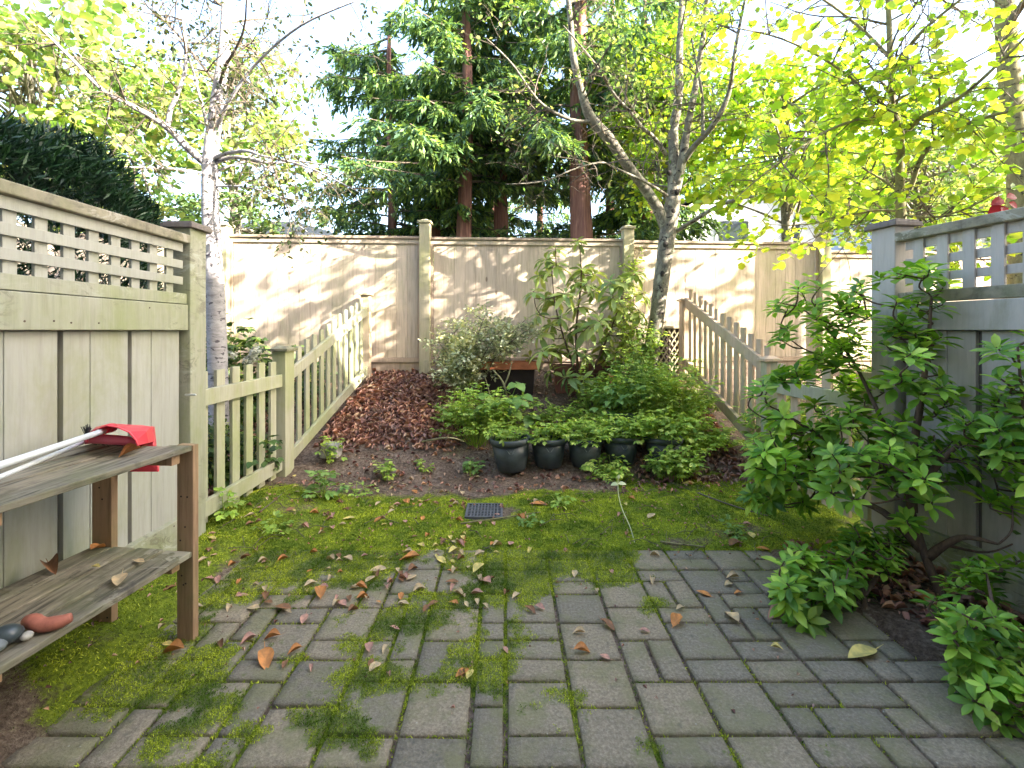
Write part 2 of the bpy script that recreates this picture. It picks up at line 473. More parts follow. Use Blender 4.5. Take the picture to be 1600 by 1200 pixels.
# ------------------------------------------------------------------ patio
m, nt, b = newmat('concrete_paver')
v = coords(nt, (1,1,1))
n1 = noise_(nt, v, 5, 6, .7); n2 = noise_(nt, v, 90, 4, .8); n3 = noise_(nt, v, 26, 4, .7)
c = ramp(nt, n2, [(.25,(.125,.11,.085)),(.5,(.235,.205,.16)),(.75,(.38,.335,.27))])
isl = ramp(nt, island(nt), [(0,(.70,.69,.66)),(.35,(.92,.90,.84)),(.7,(1.12,1.03,.90)),(1,(.82,.80,.75))])
c = mix(nt, 1.0, c, isl, 'MULTIPLY')
c = mix(nt, mth(nt, 'MULTIPLY', smooth_(nt, n1, .44, .62), .6), c, (.17,.165,.075))       # algae film
c = mix(nt, mth(nt, 'MULTIPLY', smooth_(nt, n3, .56, .72), .5), c, (.06,.06,.052))
sp = N_(nt, 'ShaderNodeTexVoronoi'); sp.inputs['Scale'].default_value = 22; nt.links.new(v, sp.inputs['Vector'])
c = mix(nt, mth(nt, 'MULTIPLY', smooth_(nt, sp.outputs['Distance'], .09, .03), mth(nt, 'MULTIPLY', smooth_(nt, n3, .5, .6), .8)), c, (.45,.44,.40))
at = N_(nt, 'ShaderNodeAttribute', attribute_name='moss')
mk = smooth_(nt, mth(nt, 'ADD', at.outputs['Fac'], mth(nt, 'MULTIPLY', mth(nt, 'SUBTRACT', n3, .5), .9)), .42, .62)
c = mix(nt, mth(nt, 'MULTIPLY', mk, .8), c, (.11,.145,.02))
nt.links.new(c, b.inputs['Base Color']); b.inputs['Roughness'].default_value = .85
bump(nt, b, mth(nt, 'ADD', n2, mth(nt, 'MULTIPLY', n3, 1.5)), .75, .006)
M['paver'] = m

U = .1125
rg = random.Random(5)
gx0, gx1, gy1 = -13, 17, 24       # module columns (x = i*U), rows counted back from the patio end
used = set()
pv = []
def free(i, j, w, h):
    if i < 0 <= i + w - 1: return False               # the joint running straight down the middle
    return all((a, b2) not in used for a in range(i, i+w) for b2 in range(j, j+h)) and i+w <= gx1
for j in range(gy1):
    i = gx0
    while i < gx1:
        if (i, j) in used: i += 1; continue
        opts = [(2,2)]*8 + [(2,1)]*5 + [(1,1)]*1 + [(1,2)]*1
        rg.shuffle(opts)
        for (w, h) in opts + [(1,1)]:
            if free(i, j, w, h): break
        for a in range(i, i+w):
            for b2 in range(j, j+h): used.add((a, b2))
        pv.append((i, j, w, h)); i += w
Vp, Fp, Ap = [], [], []
for (i, j, w, h) in pv:
    gap = .0065
    x0, x1 = i*U*1.0 + gap + rg.uniform(0,.003), (i+w)*U - gap - rg.uniform(0,.003)
    y1, y0 = PATIO_END - j*U - gap, PATIO_END - (j+h)*U + gap + rg.uniform(0,.003)
    if (x0+x1)/2 > patio_right((y0+y1)/2) + .05: continue
    if x0 < -1.47: continue
    zt = rg.uniform(-.003, .003); tx, ty = rg.uniform(-.012,.012), rg.uniform(-.012,.012); rot = rg.uniform(-.012,.012)
    cx, cy = (x0+x1)/2, (y0+y1)/2; hx, hy = (x1-x0)/2, (y1-y0)/2
    nxs, nys = (7 if w == 2 else 4), (7 if h == 2 else 4)
    base = len(Vp)
    us = [-1, -1+.05/w] + [(-1 + 2*k/(nxs-1)) for k in range(1, nxs-1)] + [1-.05/w, 1]
    vs = [-1, -1+.05/h] + [(-1 + 2*k/(nys-1)) for k in range(1, nys-1)] + [1-.05/h, 1]
    for vv in vs:
        for uu in us:
            px_, py_ = uu*hx, vv*hy
            edge = max(abs(uu), abs(vv))
            if abs(uu) == 1 and abs(vv) == 1: px_ *= .985; py_ *= .985
            jx = .0022*ns(cx+px_, cy+py_, 30, 1) if edge == 1 else 0
            z = zt + tx*px_ + ty*py_ - (.007 if edge == 1 else 0) + .0012*ns(cx+px_, cy+py_, 22)
            X, Y = cx + px_ + jx + rot*py_, cy + py_ + jx - rot*px_
            Vp.append((X, Y, z)); Ap.append(moss_m(X, min(Y, PATIO_END-.03)))
    nu, nv = len(us), len(vs)
    for b_ in range(nv-1):
        for a_ in range(nu-1):
            k = base + b_*nu + a_
            Fp.append((k, k+1, k+nu+1, k+nu))
    ring = [base+a_ for a_ in range(nu)] + [base+b_*nu+nu-1 for b_ in range(1,nv)] + [base+(nv-1)*nu+a_ for a_ in range(nu-2,-1,-1)] + [base+b_*nu for b_ in range(nv-2,0,-1)]
    lo = len(Vp)
    for r_ in ring: Vp.append((Vp[r_][0], Vp[r_][1], -.05)); Ap.append(0)
    nr = len(ring)
    for k in range(nr): Fp.append((ring[(k+1)%nr], ring[k], lo+k, lo+(k+1)%nr))
pt = np_mesh('patio_paving', Vp, np.array(Fp).ravel(), 4, M['paver'], attr={'moss': Ap})
pt['kind'] = 'structure'

# ------------------------------------------------------------------ moss carpet
mm, nt, b = newmat('moss_blade')
rnd = island(nt)
c = ramp(nt, rnd, [(0,(.12,.17,.02)),(.35,(.30,.38,.035)),(.7,(.47,.55,.055)),(1,(.62,.66,.13))])
cl = noise_(nt, coords(nt, (1,1,1)), 3.6, 5, .7)
c = mix(nt, smooth_(nt, cl, .40, .58), mix(nt, 1.0, c, (.26,.38,.36), 'MULTIPLY'), mix(nt, 1.0, c, (1.15,1.12,.8), 'MULTIPLY'))
nt.links.new(c, b.inputs['Base Color']); b.inputs['Roughness'].default_value = .8; b.inputs['Specular IOR Level'].default_value = .15
t = N_(nt, 'ShaderNodeBsdfTranslucent'); nt.links.new(c, t.inputs[0])
ms = N_(nt, 'ShaderNodeMixShader'); ms.inputs[0].default_value = .25
nt.links.new(b.outputs[0], ms.inputs[1]); nt.links.new(t.outputs[0], ms.inputs[2]); nt.links.new(ms.outputs[0], nt.nodes['Material Output'].inputs[0])
rm = random.Random(3)
Pm, Sm = [], []
def joint_at(x, y):
    return 0
tries = 0
while len(Pm) < 250000 and tries < 1100000:
    tries += 1
    y = 1.3 + (rm.random()**1.15)*3.1; x = rm.uniform(-1.85, 2.2)
    if abs(x/ y * F_PX + CX - 800) > 860: continue
    mval = moss_m(x, y)
    if in_patio(x, y):
        if mval < .43 + rm.random()*.13: continue
        z = .013*min(1, (mval-.43)/.2)*(.5+rm.random()*.5)
    else:
        if mval < .18 + rm.random()*.35: continue
        z = gz(x, y)
    if x < -1.42 and y < 2.7 and rm.random() < .5: continue
    pt_ = in_patio(x, y)
    Pm.append((x, y, z - .001)); Sm.append(((.005 + .004*mval) if pt_ else (.006 + .009*mval))*rm.uniform(.6, 1.4))
    if pt_:
        for _ in range(3): Pm.append((x+rm.gauss(0,.004), y+rm.gauss(0,.004), z*rm.random())); Sm.append(rm.uniform(.004,.009))
# moss in the joints between the pavers
for (i, j, w, h) in pv:
    for _ in range(34*(w+h)):
        if rm.random() < .5: x = i*U + rm.uniform(-.006,.006); y = PATIO_END - j*U - rm.random()*h*U
        else: x = i*U + rm.random()*w*U; y = PATIO_END - j*U + rm.uniform(-.006,.006)
        if y < 1.3 or x > patio_right(y): continue
        if moss_m(x, y) < -.05 + rm.random()*.30: continue
        Pm.append((x, y, -.010)); Sm.append(rm.uniform(.007,.015))
Pm = np.array(Pm); n = len(Pm)
d = NR.normal(size=(n,3)); d[:,2] = np.abs(d[:,2])*.7 + .55
leaf_cloud('moss', mm, None, Pm, d, NR.normal(size=(n,3)), np.array(Sm), ([(0,.16,0),(1,0,0),(0,-.16,0)], [(0,1,2,2)]))['kind'] = 'stuff'

# ------------------------------------------------------------------ fences
def frame(o, d, nrm):
    o, d, nrm = Vector((*o, 0)), Vector((*d, 0)).normalized(), Vector((*nrm, 0)).normalized()
    return lambda a, t: o + d*a + nrm*t

def lattice_fence(name, fr, L, label, mat, grey=False, vert_front=False):
    """solid boards below, open lattice above; a runs from the far post toward the house"""
    o = fr(0, 0)
    T = thing(name, (o.x, o.y, 0), label, 'fence')
    mt = M[mat]
    mb = MB()                                   # boards in the lower half
    a = .02; k = 0
    rr = random.Random(4)
    while a < L:
        w = .33
        mb.fbox(fr, a, a+w*.62, -.045, -.020, .10, EYE-.004)
        mb.fbox(fr, a+w*.62+.001, min(a+w, L), -.045, -.023, .10, EYE-.004)
        a += w + .028
    mb.build('board_panel', mt, T, .002)
    mb = MB(); mb.fbox(fr, 0, L, -.065, -.048, -.05, EYE+.14); mb.build('backing_panel', M['post_dark'], T)
    mb = MB(); mb.fbox(fr, .0, L, -.03, .012, -.02, .215); mb.build('base_board', M['paint_green'], T, .004)
    mb = MB(); mb.fbox(fr, .0, L, -.035, .018, EYE, EYE+.142)
    mb.build('mid_rail', M['paint_green' if not grey else mat], T, .004)
    mb = MB(); mb.fbox(fr, .0, L, -.030, .010, EYE+.146, EYE+.205); mb.build('lattice_sill', M['paint_green'if not grey else 'cap_wood'], T, .003)
    mb = MB()
    hz = [(EYE+.254, EYE+.297), (EYE+.343, EYE+.388), (EYE+.436, EYE+.484)]
    t0, t1 = ((-.012, .002), (-.028, -.014))
    fh, fv = (t1, t0) if vert_front else (t0, t1)
    for z0, z1 in hz: mb.fbox(fr, .02, L, fh[0], fh[1], z0, z1)
    a = .075
    while a < L:
        mb.fbox(fr, a, a+.052, fv[0], fv[1], EYE+.204, EYE+.484); a += .118
    mb.build('lattice', mt, T, .0015)
    mb = MB(); mb.fbox(fr, -.005, L, -.055, .030, EYE+.486, EYE+.535); mb.build('cap_rail', M['cap_wood'], T, .006)
    mb = MB(); mb.fbox(fr, -.14, .0, -.10, .03, 0, EYE+.575)
    p = mb.build('post', M['paint_green' if not grey else 'paint_grey'], T, .005)
    mb = MB(); mb.fbox(fr, -.165, .025, -.125, .055, EYE+.575, EYE+.600)
    mb.fbox(fr, -.155, .015, -.115, .045, EYE+.600, EYE+.612)
    mb.build('post_cap', M['post_dark'], p, .004)
    return T
frL = frame((-1.80, 2.66), (0, -1), (1, 0))
LF = lattice_fence('lattice_fence', frL, 3.2, 'tall pale green-beige fence with square lattice top behind the wooden shelf unit', 'paint')
mb = MB()
for (px, py) in ((290, 617),):
    p = P(290, 617, 2.60); mb.tube([p, p+Vector((.075,-.03,.004))], .006, 8)
mb.build('bolt', plain('galvanised_bolt', (.6,.6,.58), .4, metallic=.7), LF, smooth=True)
dR = Vector((.167, -.986)); nRr = Vector((-.986, -.167))
rq = random.Random(6); mb = MB()
for k in range(46):
    a_ = rq.uniform(.05,2.6); z_ = rq.choice((EYE+.035, EYE+.11, .14, .19))+rq.uniform(-.006,.006); tt = .018 if z_ > 1 else .012
    mb.tube([frL(a_, tt-.003)+Vector((0,0,z_)), frL(a_, tt+.001)+Vector((0,0,z_))], .0042, 7)
nl = mb.build('nail', plain('rusty_nail_head', (.09,.055,.04), .7, .3), LF); nl['kind'] = 'stuff'
frR = frame((2.17, 2.61), dR, nRr)
lattice_fence('lattice_fence', frR, 3.2, 'tall lavender-grey fence with square lattice top behind the big glossy shrub', 'paint_grey', True, True)

def picket_run(T, fr, a0, a1, z0f, z1f, mat, n, first, pw=.09, rail_t=(.0,.035), hrail=.10, top_h=.93, bot_h=.235, pick_top=1.02, pick_bot=.10, rmat=None):
    """sloping pickets; z0f = ground at a0, z1f = ground at a1"""
    sl = (z1f - z0f)/(a1 - a0)
    for k, (zh) in enumerate((top_h, bot_h)):
        mb = MB()
        g = lambda a, t, z: fr(a, t) + Vector((0,0,z))
        za, zb = z0f + zh, z1f + zh
        mb.hexa([g(a0,rail_t[0],za-hrail), g(a1,rail_t[0],zb-hrail), g(a1,rail_t[1],zb-hrail), g(a0,rail_t[1],za-hrail),
                 g(a0,rail_t[0],za), g(a1,rail_t[0],zb), g(a1,rail_t[1],zb), g(a0,rail_t[1],za)])
        mb.build('top_rail' if k == 0 else 'bottom_rail', M[rmat or mat], T, .004)
    st = (a1 - a0 - first*2 - pw)/(n - 1)
    for i in range(n):
        a = a0 + first + i*st; zg = z0f + sl*(a + pw/2 - a0)
        mb = MB(); j = random.uniform(-.006,.006)
        mb.fbox(fr, a+j, a+j+pw, -.023, -.002, zg+pick_bot, zg+pick_top+random.uniform(-.008,.008))
        mb.build('picket', M[mat], T, .002)

def fence_post(T, x0, x1, y0, y1, zb, zt, mat, capm, name='post'):
    mb = MB(); mb.box(x0, x1, y0, y1, zb, zt); p = mb.build(name, M[mat], T, .004)
    mb = MB(); mb.box(x0-.022, x1+.022, y0-.022, y1+.022, zt, zt+.022)
    cx, cy = (x0+x1)/2, (y0+y1)/2; hx, hy = (x1-x0)/2+.012, (y1-y0)/2+.012
    q = zt+.022
    mb.hexa([(cx-hx,cy-hy,q),(cx+hx,cy-hy,q),(cx+hx,cy+hy,q),(cx-hx,cy+hy,q),
             (cx-hx*.35,cy-hy*.35,q+.022),(cx+hx*.35,cy-hy*.35,q+.022),(cx+hx*.35,cy+hy*.35,q+.022),(cx-hx*.35,cy+hy*.35,q+.022)])
    mb.build('post_cap', M[capm], p, .002)
    return p

# left: level section, then the section climbing the slope
T = thing('picket_fence', (-1.83, 2.81, 0), 'level section of greenish picket fence beside the tall left fence', 'fence')
picket_run(T, frame((-1.83, 2.81), (0,1), (1,0)), 0, 1.00, 0, .0, 'picket', 6, .02, pw=.088, top_h=.895, bot_h=.225, pick_top=1.005, pick_bot=.07)
fence_post(T, -1.885, -1.775, 3.82, 3.98, -.05, 1.08, 'picket', 'cap_wood')
T = thing('picket_fence', (-1.80, 3.98, 0), 'greenish picket fence climbing the leafy slope on the left', 'fence')
fr2 = frame((-1.83, 3.98), (.21, 1.44), (1.44, -.21))
picket_run(T, fr2, 0, 1.47, 0, .60, 'picket', 12, .03, pw=.062, top_h=.925, bot_h=.235, pick_top=1.04, pick_bot=.12)
fence_post(T, -1.67, -1.57, 5.45, 5.55, .5, 1.655, 'picket_tan', 'picket_tan')
# right
T = thing('picket_fence', (2.12, 3.7, 0), 'tan picket fence climbing the slope on the right', 'fence')
fr3 = frame((2.13, 3.80), (-.05, 1.64), (-1.64, -.05))
picket_run(T, fr3, 0, 1.62, .0, .64, 'picket_tan', 13, .03, pw=.07, top_h=.985, bot_h=.285, pick_top=1.10, pick_bot=.17, hrail=.11)
fence_post(T, 2.02, 2.12, 5.42, 5.52, .5, 1.585, 'picket_tan', 'picket_tan')
T = thing('picket_gate', (2.15, 3.7, 0), 'low picket gate with a diagonal brace half hidden by the big shrub', 'gate')
fr4 = frame((2.14, 3.78), (.02, -1), (-1, 0))
picket_run(T, fr4, 0.02, 1.0, 0, 0, 'picket_tan', 6, .02, pw=.085, top_h=.86, bot_h=.235, pick_top=.99, pick_bot=.07, rmat='picket')
mb = MB(); mb.beam(fr4(.06,.02)+Vector((0,0,.28)), fr4(.9,.02)+Vector((0,0,.74)), .028, .09, (1,0,0)); mb.build('brace', M['picket'], T, .003)
fence_post(T, 2.09, 2.19, 3.80, 3.88, -.05, 1.0, 'picket', 'picket_tan')

# back fence
def BFy(x): return 5.66 + .0566*(x + .955)
bd = Vector((1, .0566)).normalized()
def back_panel(x0, x1, ztop, label, zb=None, hidden_bottom=False):
    L = (x1-x0)/bd.x
    fr = frame((x0, BFy(x0)), bd, (.0566, -1))
    T = thing('board_fence', (x0, BFy(x0), .7), label, 'fence')
    zb = .925 if zb is None else zb
    mb = MB(); a = .03; rr = random.Random(int(x0*10)+50)
    nb = int(round((L-.06)/.1255)); w = (L-.06)/nb
    for i in range(nb):
        mb.fbox(fr, a+i*w+.0012, a+(i+1)*w-.0012, -.012+rr.uniform(-.002,.002), .006+rr.uniform(-.002,.002), zb, ztop-.055)
    mb.build('board_panel', M['cedar'], T, .0015)
    mb = MB()
    for k_ in (.25, .5, .75): mb.fbox(fr, 0.03, L-.03, -.05, -.016, zb+(ztop-zb)*k_-.045, zb+(ztop-zb)*k_+.045)
    mb.fbox(fr, 0.03, L-.03, -.0155, -.0145, zb+.01, ztop-.1)  # thin sheet added behind the boards to block slits of sun
    mb.build('rear_rail_and_light_stop', M['cedar_trim'], T)
    mb = MB(); mb.fbox(fr, 0, L, -.05, .045, ztop-.030, ztop)
    mb.build('cap_rail', M['cedar_trim'], T, .004)
    mb = MB(); mb.fbox(fr, 0, L, -.02, .026, ztop-.085, ztop-.034); mb.build('top_rail', M['cedar'], T, .003)
    for e0 in (0, L-.028):
        mb = MB(); mb.fbox(fr, e0, e0+.028, .008, .03, zb, ztop-.086); mb.build('edge_trim', M['cedar_trim'], T, .002)
    mb = MB(); mb.fbox(fr, .0, L, -.02, .03, zb-.055, zb-.002); mb.build('bottom_rail', M['cedar_trim'], T, .003)
    mb = MB(); mb.fbox(fr, .0, L, -.02, .012, zb-.24, zb-.058); mb.build('kick_board', M['cedar_trim'], T, .003)
    return T
def back_post(x, zt, label, w=.125):
    y = BFy(x)
    T = thing('fence_post', (x, y, .65), label, 'post')
    mb = MB(); mb.box(x-w/2, x+w/2, y-.09, y+.05, .55, zt-.045); mb.build('post', M['cedar_post'], T, .005)
    mb = MB(); mb.box(x-w/2-.015, x+w/2+.015, y-.105, y+.065, zt-.045, zt-.015)
    mb.hexa([(x-w/2,y-.09,zt-.015),(x+w/2,y-.09,zt-.015),(x+w/2,y+.05,zt-.015),(x-w/2,y+.05,zt-.015),
             (x-.02,y-.04,zt+.01),(x+.02,y-.04,zt+.01),(x+.02,y,zt+.01),(x-.02,y,zt+.01)])
    mb.build('post_cap', M['cedar_post'], T, .003)
PX = [-3.27, -.955, 1.487, 3.967]
back_panel(-5.75, PX[0]-.063, 2.36, 'back fence panel hidden behind the left lattice fence and birch')
back_panel(PX[0]+.063, PX[1]-.063, 2.365, 'back fence panel behind the birch and left picket fence')
back_panel(PX[1]+.063, PX[2]-.063, 2.36, 'back fence panel behind the rhododendron and terracotta planter')
back_panel(PX[2]+.063, PX[3]-.063, 2.345, 'back fence panel behind the leaning grey tree and right picket fence')
back_panel(PX[3]+.063, 6.4, 2.245, 'lower back fence panel beyond the last tall post on the right')
back_post(PX[0], 2.50, 'back fence post directly behind the birch trunk')
back_post(PX[1], 2.56, 'greenish back fence post left of the variegated shrub')
back_post(PX[2], 2.52, 'greenish back fence post behind the rhododendron')
back_post(PX[3], 2.47, 'back fence post where the fence steps down at right', .11)
back_post(6.46, 2.4, 'back fence post hidden behind the right lattice fence')

# small lattice screen low on the back fence, behind the tree
x0, x1 = 1.93, 2.14
T = thing('lattice_screen', (2.0, 5.62, .62), 'small dark diagonal lattice screen low between the leaning tree and tan picket post', 'screen')
mb = MB(); ya = 5.60; zb, zt = .72, 1.27; x0, x1 = 1.70, 2.10
mb.box(x0, x1, ya-.02, ya+.02, zb-.03, zb+.01); mb.box(x0, x1, ya-.02, ya+.02, zt, zt+.03)
mb.box(x0, x0+.035, ya-.02, ya+.02, zb+.012, zt-.002); mb.box(x1-.035, x1, ya-.02, ya+.02, zb+.012, zt-.002)
mb.build('frame', M['cedar_post'], T, .002)
mb = MB()
for k in range(-9, 10):
    for sgn, yy in ((1, ya-.004), (-1, ya+.006)):
        c0 = (x0+x1)/2 + k*.062
        # clip the diagonal to the frame
        pts = []
        for zz in np.linspace(zb+.02, zt-.01, 40):
            xx = c0 + sgn*(zz-(zb+zt)/2)*.62
            if x0+.03 < xx < x1-.03: pts.append((xx, yy, zz))
        if len(pts) > 3: mb.beam(pts[0], pts[-1], .014, .008, (0,1,0))
mb.build('lattice', M['cedar_post'], T)
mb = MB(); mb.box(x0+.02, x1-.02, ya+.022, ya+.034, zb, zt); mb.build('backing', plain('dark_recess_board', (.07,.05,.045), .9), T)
mb = MB(); mb.box(x0-.1, x1+.02, ya-.09, ya-.03, zb-.075, zb-.04); mb.build('base_board', M['post_dark'], T, .003)
# ------------------------------------------------------------------ the row of houses behind the camera (keeps the yard in shade)
T = thing('townhouse_row', (4, -1.2, 0), 'row of townhouses whose back wall shades the small yard', 'building')
mb = MB(); mb.box(-9, 26, -9.0, -1.2, -.05, 8.4); mb.build('wall', plain('cream_siding', (.72,.69,.62), .8), T)
mb = MB()
mb.hexa([(-9.4,-9.4,8.4),(26.4,-9.4,8.4),(26.4,-.8,8.4),(-9.4,-.8,8.4),(-9.4,-5.3,10.6),(26.4,-5.3,10.6),(26.4,-4.9,10.6),(-9.4,-4.9,10.6)])
mb.build('roof', plain('dark_shingle', (.08,.08,.085), .9), T)
GL = plain('window_glass', (.03,.04,.05), .05, .8, 0)
for x in range(-7, 26, 4):
    for z in (.9, 3.9):
        mb = MB(); mb.box(x-.7, x+.7, -1.2, -1.16, z, z+1.2); w_ = mb.build('window', M['cedar_trim'], T)
        mb = MB(); mb.box(x-.64, x+.64, -1.16, -1.15, z+.06, z+1.14); mb.build('pane', GL, w_)

# ------------------------------------------------------------------ trees
def spline(pts, rad, k=5):
    """Catmull-Rom through the points"""
    pts = [Vector(p) for p in pts]; n = len(pts)
    if not hasattr(rad, '__len__'): rad = [rad]*n
    if len(rad) == 2 and n > 2: rad = [rad[0] + (rad[1]-rad[0])*i/(n-1) for i in range(n)]
    O, Rr = [], []
    for i in range(n-1):
        p0, p1, p2, p3 = pts[max(i-1,0)], pts[i], pts[i+1], pts[min(i+2,n-1)]
        for j in range(k):
            t = j/k
            O.append(.5*((2*p1) + (p2-p0)*t + (2*p0-5*p1+4*p2-p3)*t*t + (3*p1-3*p2+p3-p0)*t**3))
            Rr.append(rad[i]+(rad[i+1]-rad[i])*t)
    O.append(pts[-1]); Rr.append(rad[-1])
    return O, Rr

class Tree:
    def __init__(s, seed=1):
        s.mb = MB(); s.mt = MB(); s.tips = []; s.r = random.Random(seed)
    def limb(s, pts, rad, k=5, sides=10, wob=.0, jit=0.0):
        p, r = spline(pts, rad, k)
        if jit: p = [q + Vector((s.r.gauss(0,jit), s.r.gauss(0,jit), s.r.gauss(0,jit))) if 0 < i < len(p)-1 else q for i, q in enumerate(p)]
        s.mb.tube(p, r, sides, wob=wob)
        return p, r
    def sprout(s, path, n, L, r, depth=2, up=.25, lo=.25, hi=1.0, droop=0.0, spread=1.0, sub=4, leafn=5, wander=.25, bias=None, forward=.3):
        pts, rad = path; m = len(pts)
        for _ in range(n):
            f = s.r.uniform(lo, hi); i = min(m-2, int(f*(m-1))); p = pts[i]
            ax = (pts[i+1]-pts[i]).normalized()
            d = Vector((s.r.gauss(0,1), s.r.gauss(0,1), s.r.gauss(0,.7)))
            d = (d - ax*d.dot(ax)).normalized()*spread + ax*forward + Vector((0,0,up))
            if bias is not None: d += Vector(bias)
            d.normalize()
            ll = L*s.r.uniform(.6, 1.25)*(1.1-.35*f); rr = min(r*s.r.uniform(.7,1.1), rad[i]*.8)
            k = max(4, int(ll/.12) if ll < 1.5 else 9); q = [p]; v = d.copy()
            for j in range(k):
                v = (v + Vector((s.r.gauss(0,wander), s.r.gauss(0,wander), s.r.gauss(0,wander)-droop))*.5).normalized()
                q.append(q[-1] + v*ll/k)
            R_ = [rr*(1-.75*j/k) for j in range(k+1)]
            s.mt.tube(q, R_, 5 if rr > .008 else 4, cap=False)
            if depth > 1:
                s.sprout((q, R_), sub, L*.52, r*.5, depth-1, up, .2, 1.0, droop, spread, sub, leafn, wander, bias, forward)
            if depth <= 2:
                for _k in range(leafn*(1 if depth == 1 else 1)):
                    t = s.r.uniform(.25, 1.0)*k; a = min(k-1, int(t)); fr_ = t-a
                    s.tips.append((q[a].lerp(q[a+1], fr_), (q[a+1]-q[a]).normalized()))
    def finish(s, T, bark, leaf, size, tmpl, hang=.3, trunk='trunk', crown='crown', keep=None, jitter=.02, flat=.55):
        if s.mb.v: s.mb.build(trunk, bark, T, smooth=True)
        if s.mt.v: s.mt.build('twigs', M['twig'], T)
        tips = s.tips if keep is None else [t for t in s.tips if keep(t[0])]
        if not tips: return
        P_ = np.array([tuple(t[0]) for t in tips]); D = np.array([tuple(t[1]) for t in tips]); n = len(P_)
        P_ = P_ + NR.normal(size=(n,3))*jitter
        D = D*.5 + NR.normal(size=(n,3))*.6; D[:,2] = D[:,2]*.6 - hang
        U_ = NR.normal(size=(n,3))*(1-flat) + np.array([0,0,1.0])*flat*2
        leaf_cloud(crown, leaf, T, P_, D, U_, size*NR.uniform(.6,1.25,n), tmpl)

def pz(pts):            # list of (px,py,Z)
    return [P(*p) for p in pts]

# leaning grey tree in the middle
Zc = 5.10
T = thing('garden_tree', (P(1010,606,Zc).x, Zc, .55), 'leaning multi-stemmed tree with lichen-grey bark between the rhododendron and tan picket fence', 'tree')
t = Tree(21)
main = t.limb([P(1008,625,Zc), P(1012,600,Zc), P(1018,550,Zc), P(1027,490,Zc), P(1036,420,Zc), P(1044,360,Zc), P(1052,310,Zc)], [.10,.095,.082,.078,.082,.088,.078], 6, 14, .05)
kn = [(1041,382,.035),(1046,352,.03),(1036,428,.03),(1058,300,.028)]
ul = t.limb([P(1043,368,Zc), P(1030,330,Zc-.02), P(1006,292,Zc-.1), P(978,255,Zc-.2), P(950,215,Zc-.3), P(922,182,Zc-.35), P(908,140,Zc-.4), P(896,90,Zc-.45), P(890,20,Zc-.5), P(880,-60,Zc-.6)], [.062,.058,.052,.050,.055,.050,.036,.032,.026,.018], 5, 12, .04)
u1 = t.limb([P(1050,320,Zc), P(1054,270,Zc), P(1052,210,Zc+.05), P(1060,150,Zc+.05), P(1062,70,Zc+.1), P(1068,-40,Zc+.15), P(1075,-140,Zc+.2)], [.072,.062,.050,.045,.036,.026,.015], 5, 12, .04)
u2 = t.limb([P(1055,300,Zc), P(1066,250,Zc-.08), P(1074,200,Zc-.1), P(1084,150,Zc-.12), P(1098,60,Zc-.2), P(1110,-60,Zc-.3)], [.055,.046,.038,.034,.026,.014], 5, 10, .04)
u3 = t.limb([P(1062,262,Zc-.05), P(1082,232,Zc-.2), P(1106,206,Zc-.35), P(1125,178,Zc-.45), P(1140,140,Zc-.5), P(1150,70,Zc-.6), P(1168,-20,Zc-.7)], [.034,.030,.028,.026,.022,.016,.010], 5, 10, .04)
u4 = t.limb([P(1098,212,Zc-.32), P(1098,180,Zc-.34), P(1096,140,Zc-.4), P(1080,60,Zc-.45)], [.020,.018,.014,.008], 4, 8)
b5 = t.limb([P(1056,362,Zc), P(1085,344,Zc-.25), P(1118,324,Zc-.5), P(1150,312,Zc-.7), P(1178,307,Zc-.8)], [.022,.022,.020,.016,.013], 4, 8, .05)
b6 = t.limb([P(1041,242,Zc), P(1022,215,Zc-.1), P(1004,200,Zc-.2), P(985,175,Zc-.3), P(960,148,Zc-.4), P(930,100,Zc-.5), P(880,40,Zc-.7)], [.024,.021,.020,.016,.014,.011,.006], 5, 8)
b7 = t.limb([P(1046,308,Zc), P(1022,292,Zc-.2), P(995,278,Zc-.3), P(960,262,Zc-.4), P(940,254,Zc-.5), P(900,263,Zc-.6), P(850,283,Zc-.7), P(790,288,Zc-.8)], [.016,.015,.014,.011,.009,.008,.006,.003], 5, 7)
b8 = t.limb([P(928,190,Zc-.35), P(895,188,Zc-.4), P(860,172,Zc-.45), P(835,150,Zc-.5), P(800,100,Zc-.6), P(760,60,Zc-.7)], [.020,.018,.015,.012,.009,.005], 5, 8)
b9 = t.limb([P(1042,292,Zc), P(1010,284,Zc+.1), P(1005,260,Zc+.1), P(1018,232,Zc+.1)], [.012,.010,.008,.004], 5, 6)
for pth, n in ((ul, 9), (u1, 10), (u2, 8), (u3, 6), (b6, 7), (b7, 7), (b8, 7), (u4, 4), (b9, 4)):
    t.sprout(pth, n, .75, .010, 3, .2, .35, 1, .08, 1, 4, 2)
t.finish(T, M['bark'], M['L_maple'], .05, T_OVAL, keep=lambda p: t.r.random() < (.55 if p.z > 3.3 else .10), crown='crown')
mbk = MB()
for px, py, r_ in kn + [(1046,270,.025),(1052,330,.03)]:
    c = P(px, py, Zc-.075); mbk.lathe([(.001,-.0),(r_*.6,.004),(r_,.012)], (0,0,0), 10)
    n0 = len(mbk.v) - 30
    for i in range(n0, len(mbk.v)):
        v = mbk.v[i]; mbk.v[i] = (c.x+v[0], c.y - .012 + v[2]*1.2, c.z+v[1]*1.3)
mbk.build('knot', plain('bark_scar', (.03,.025,.02), .95), T, smooth=True)

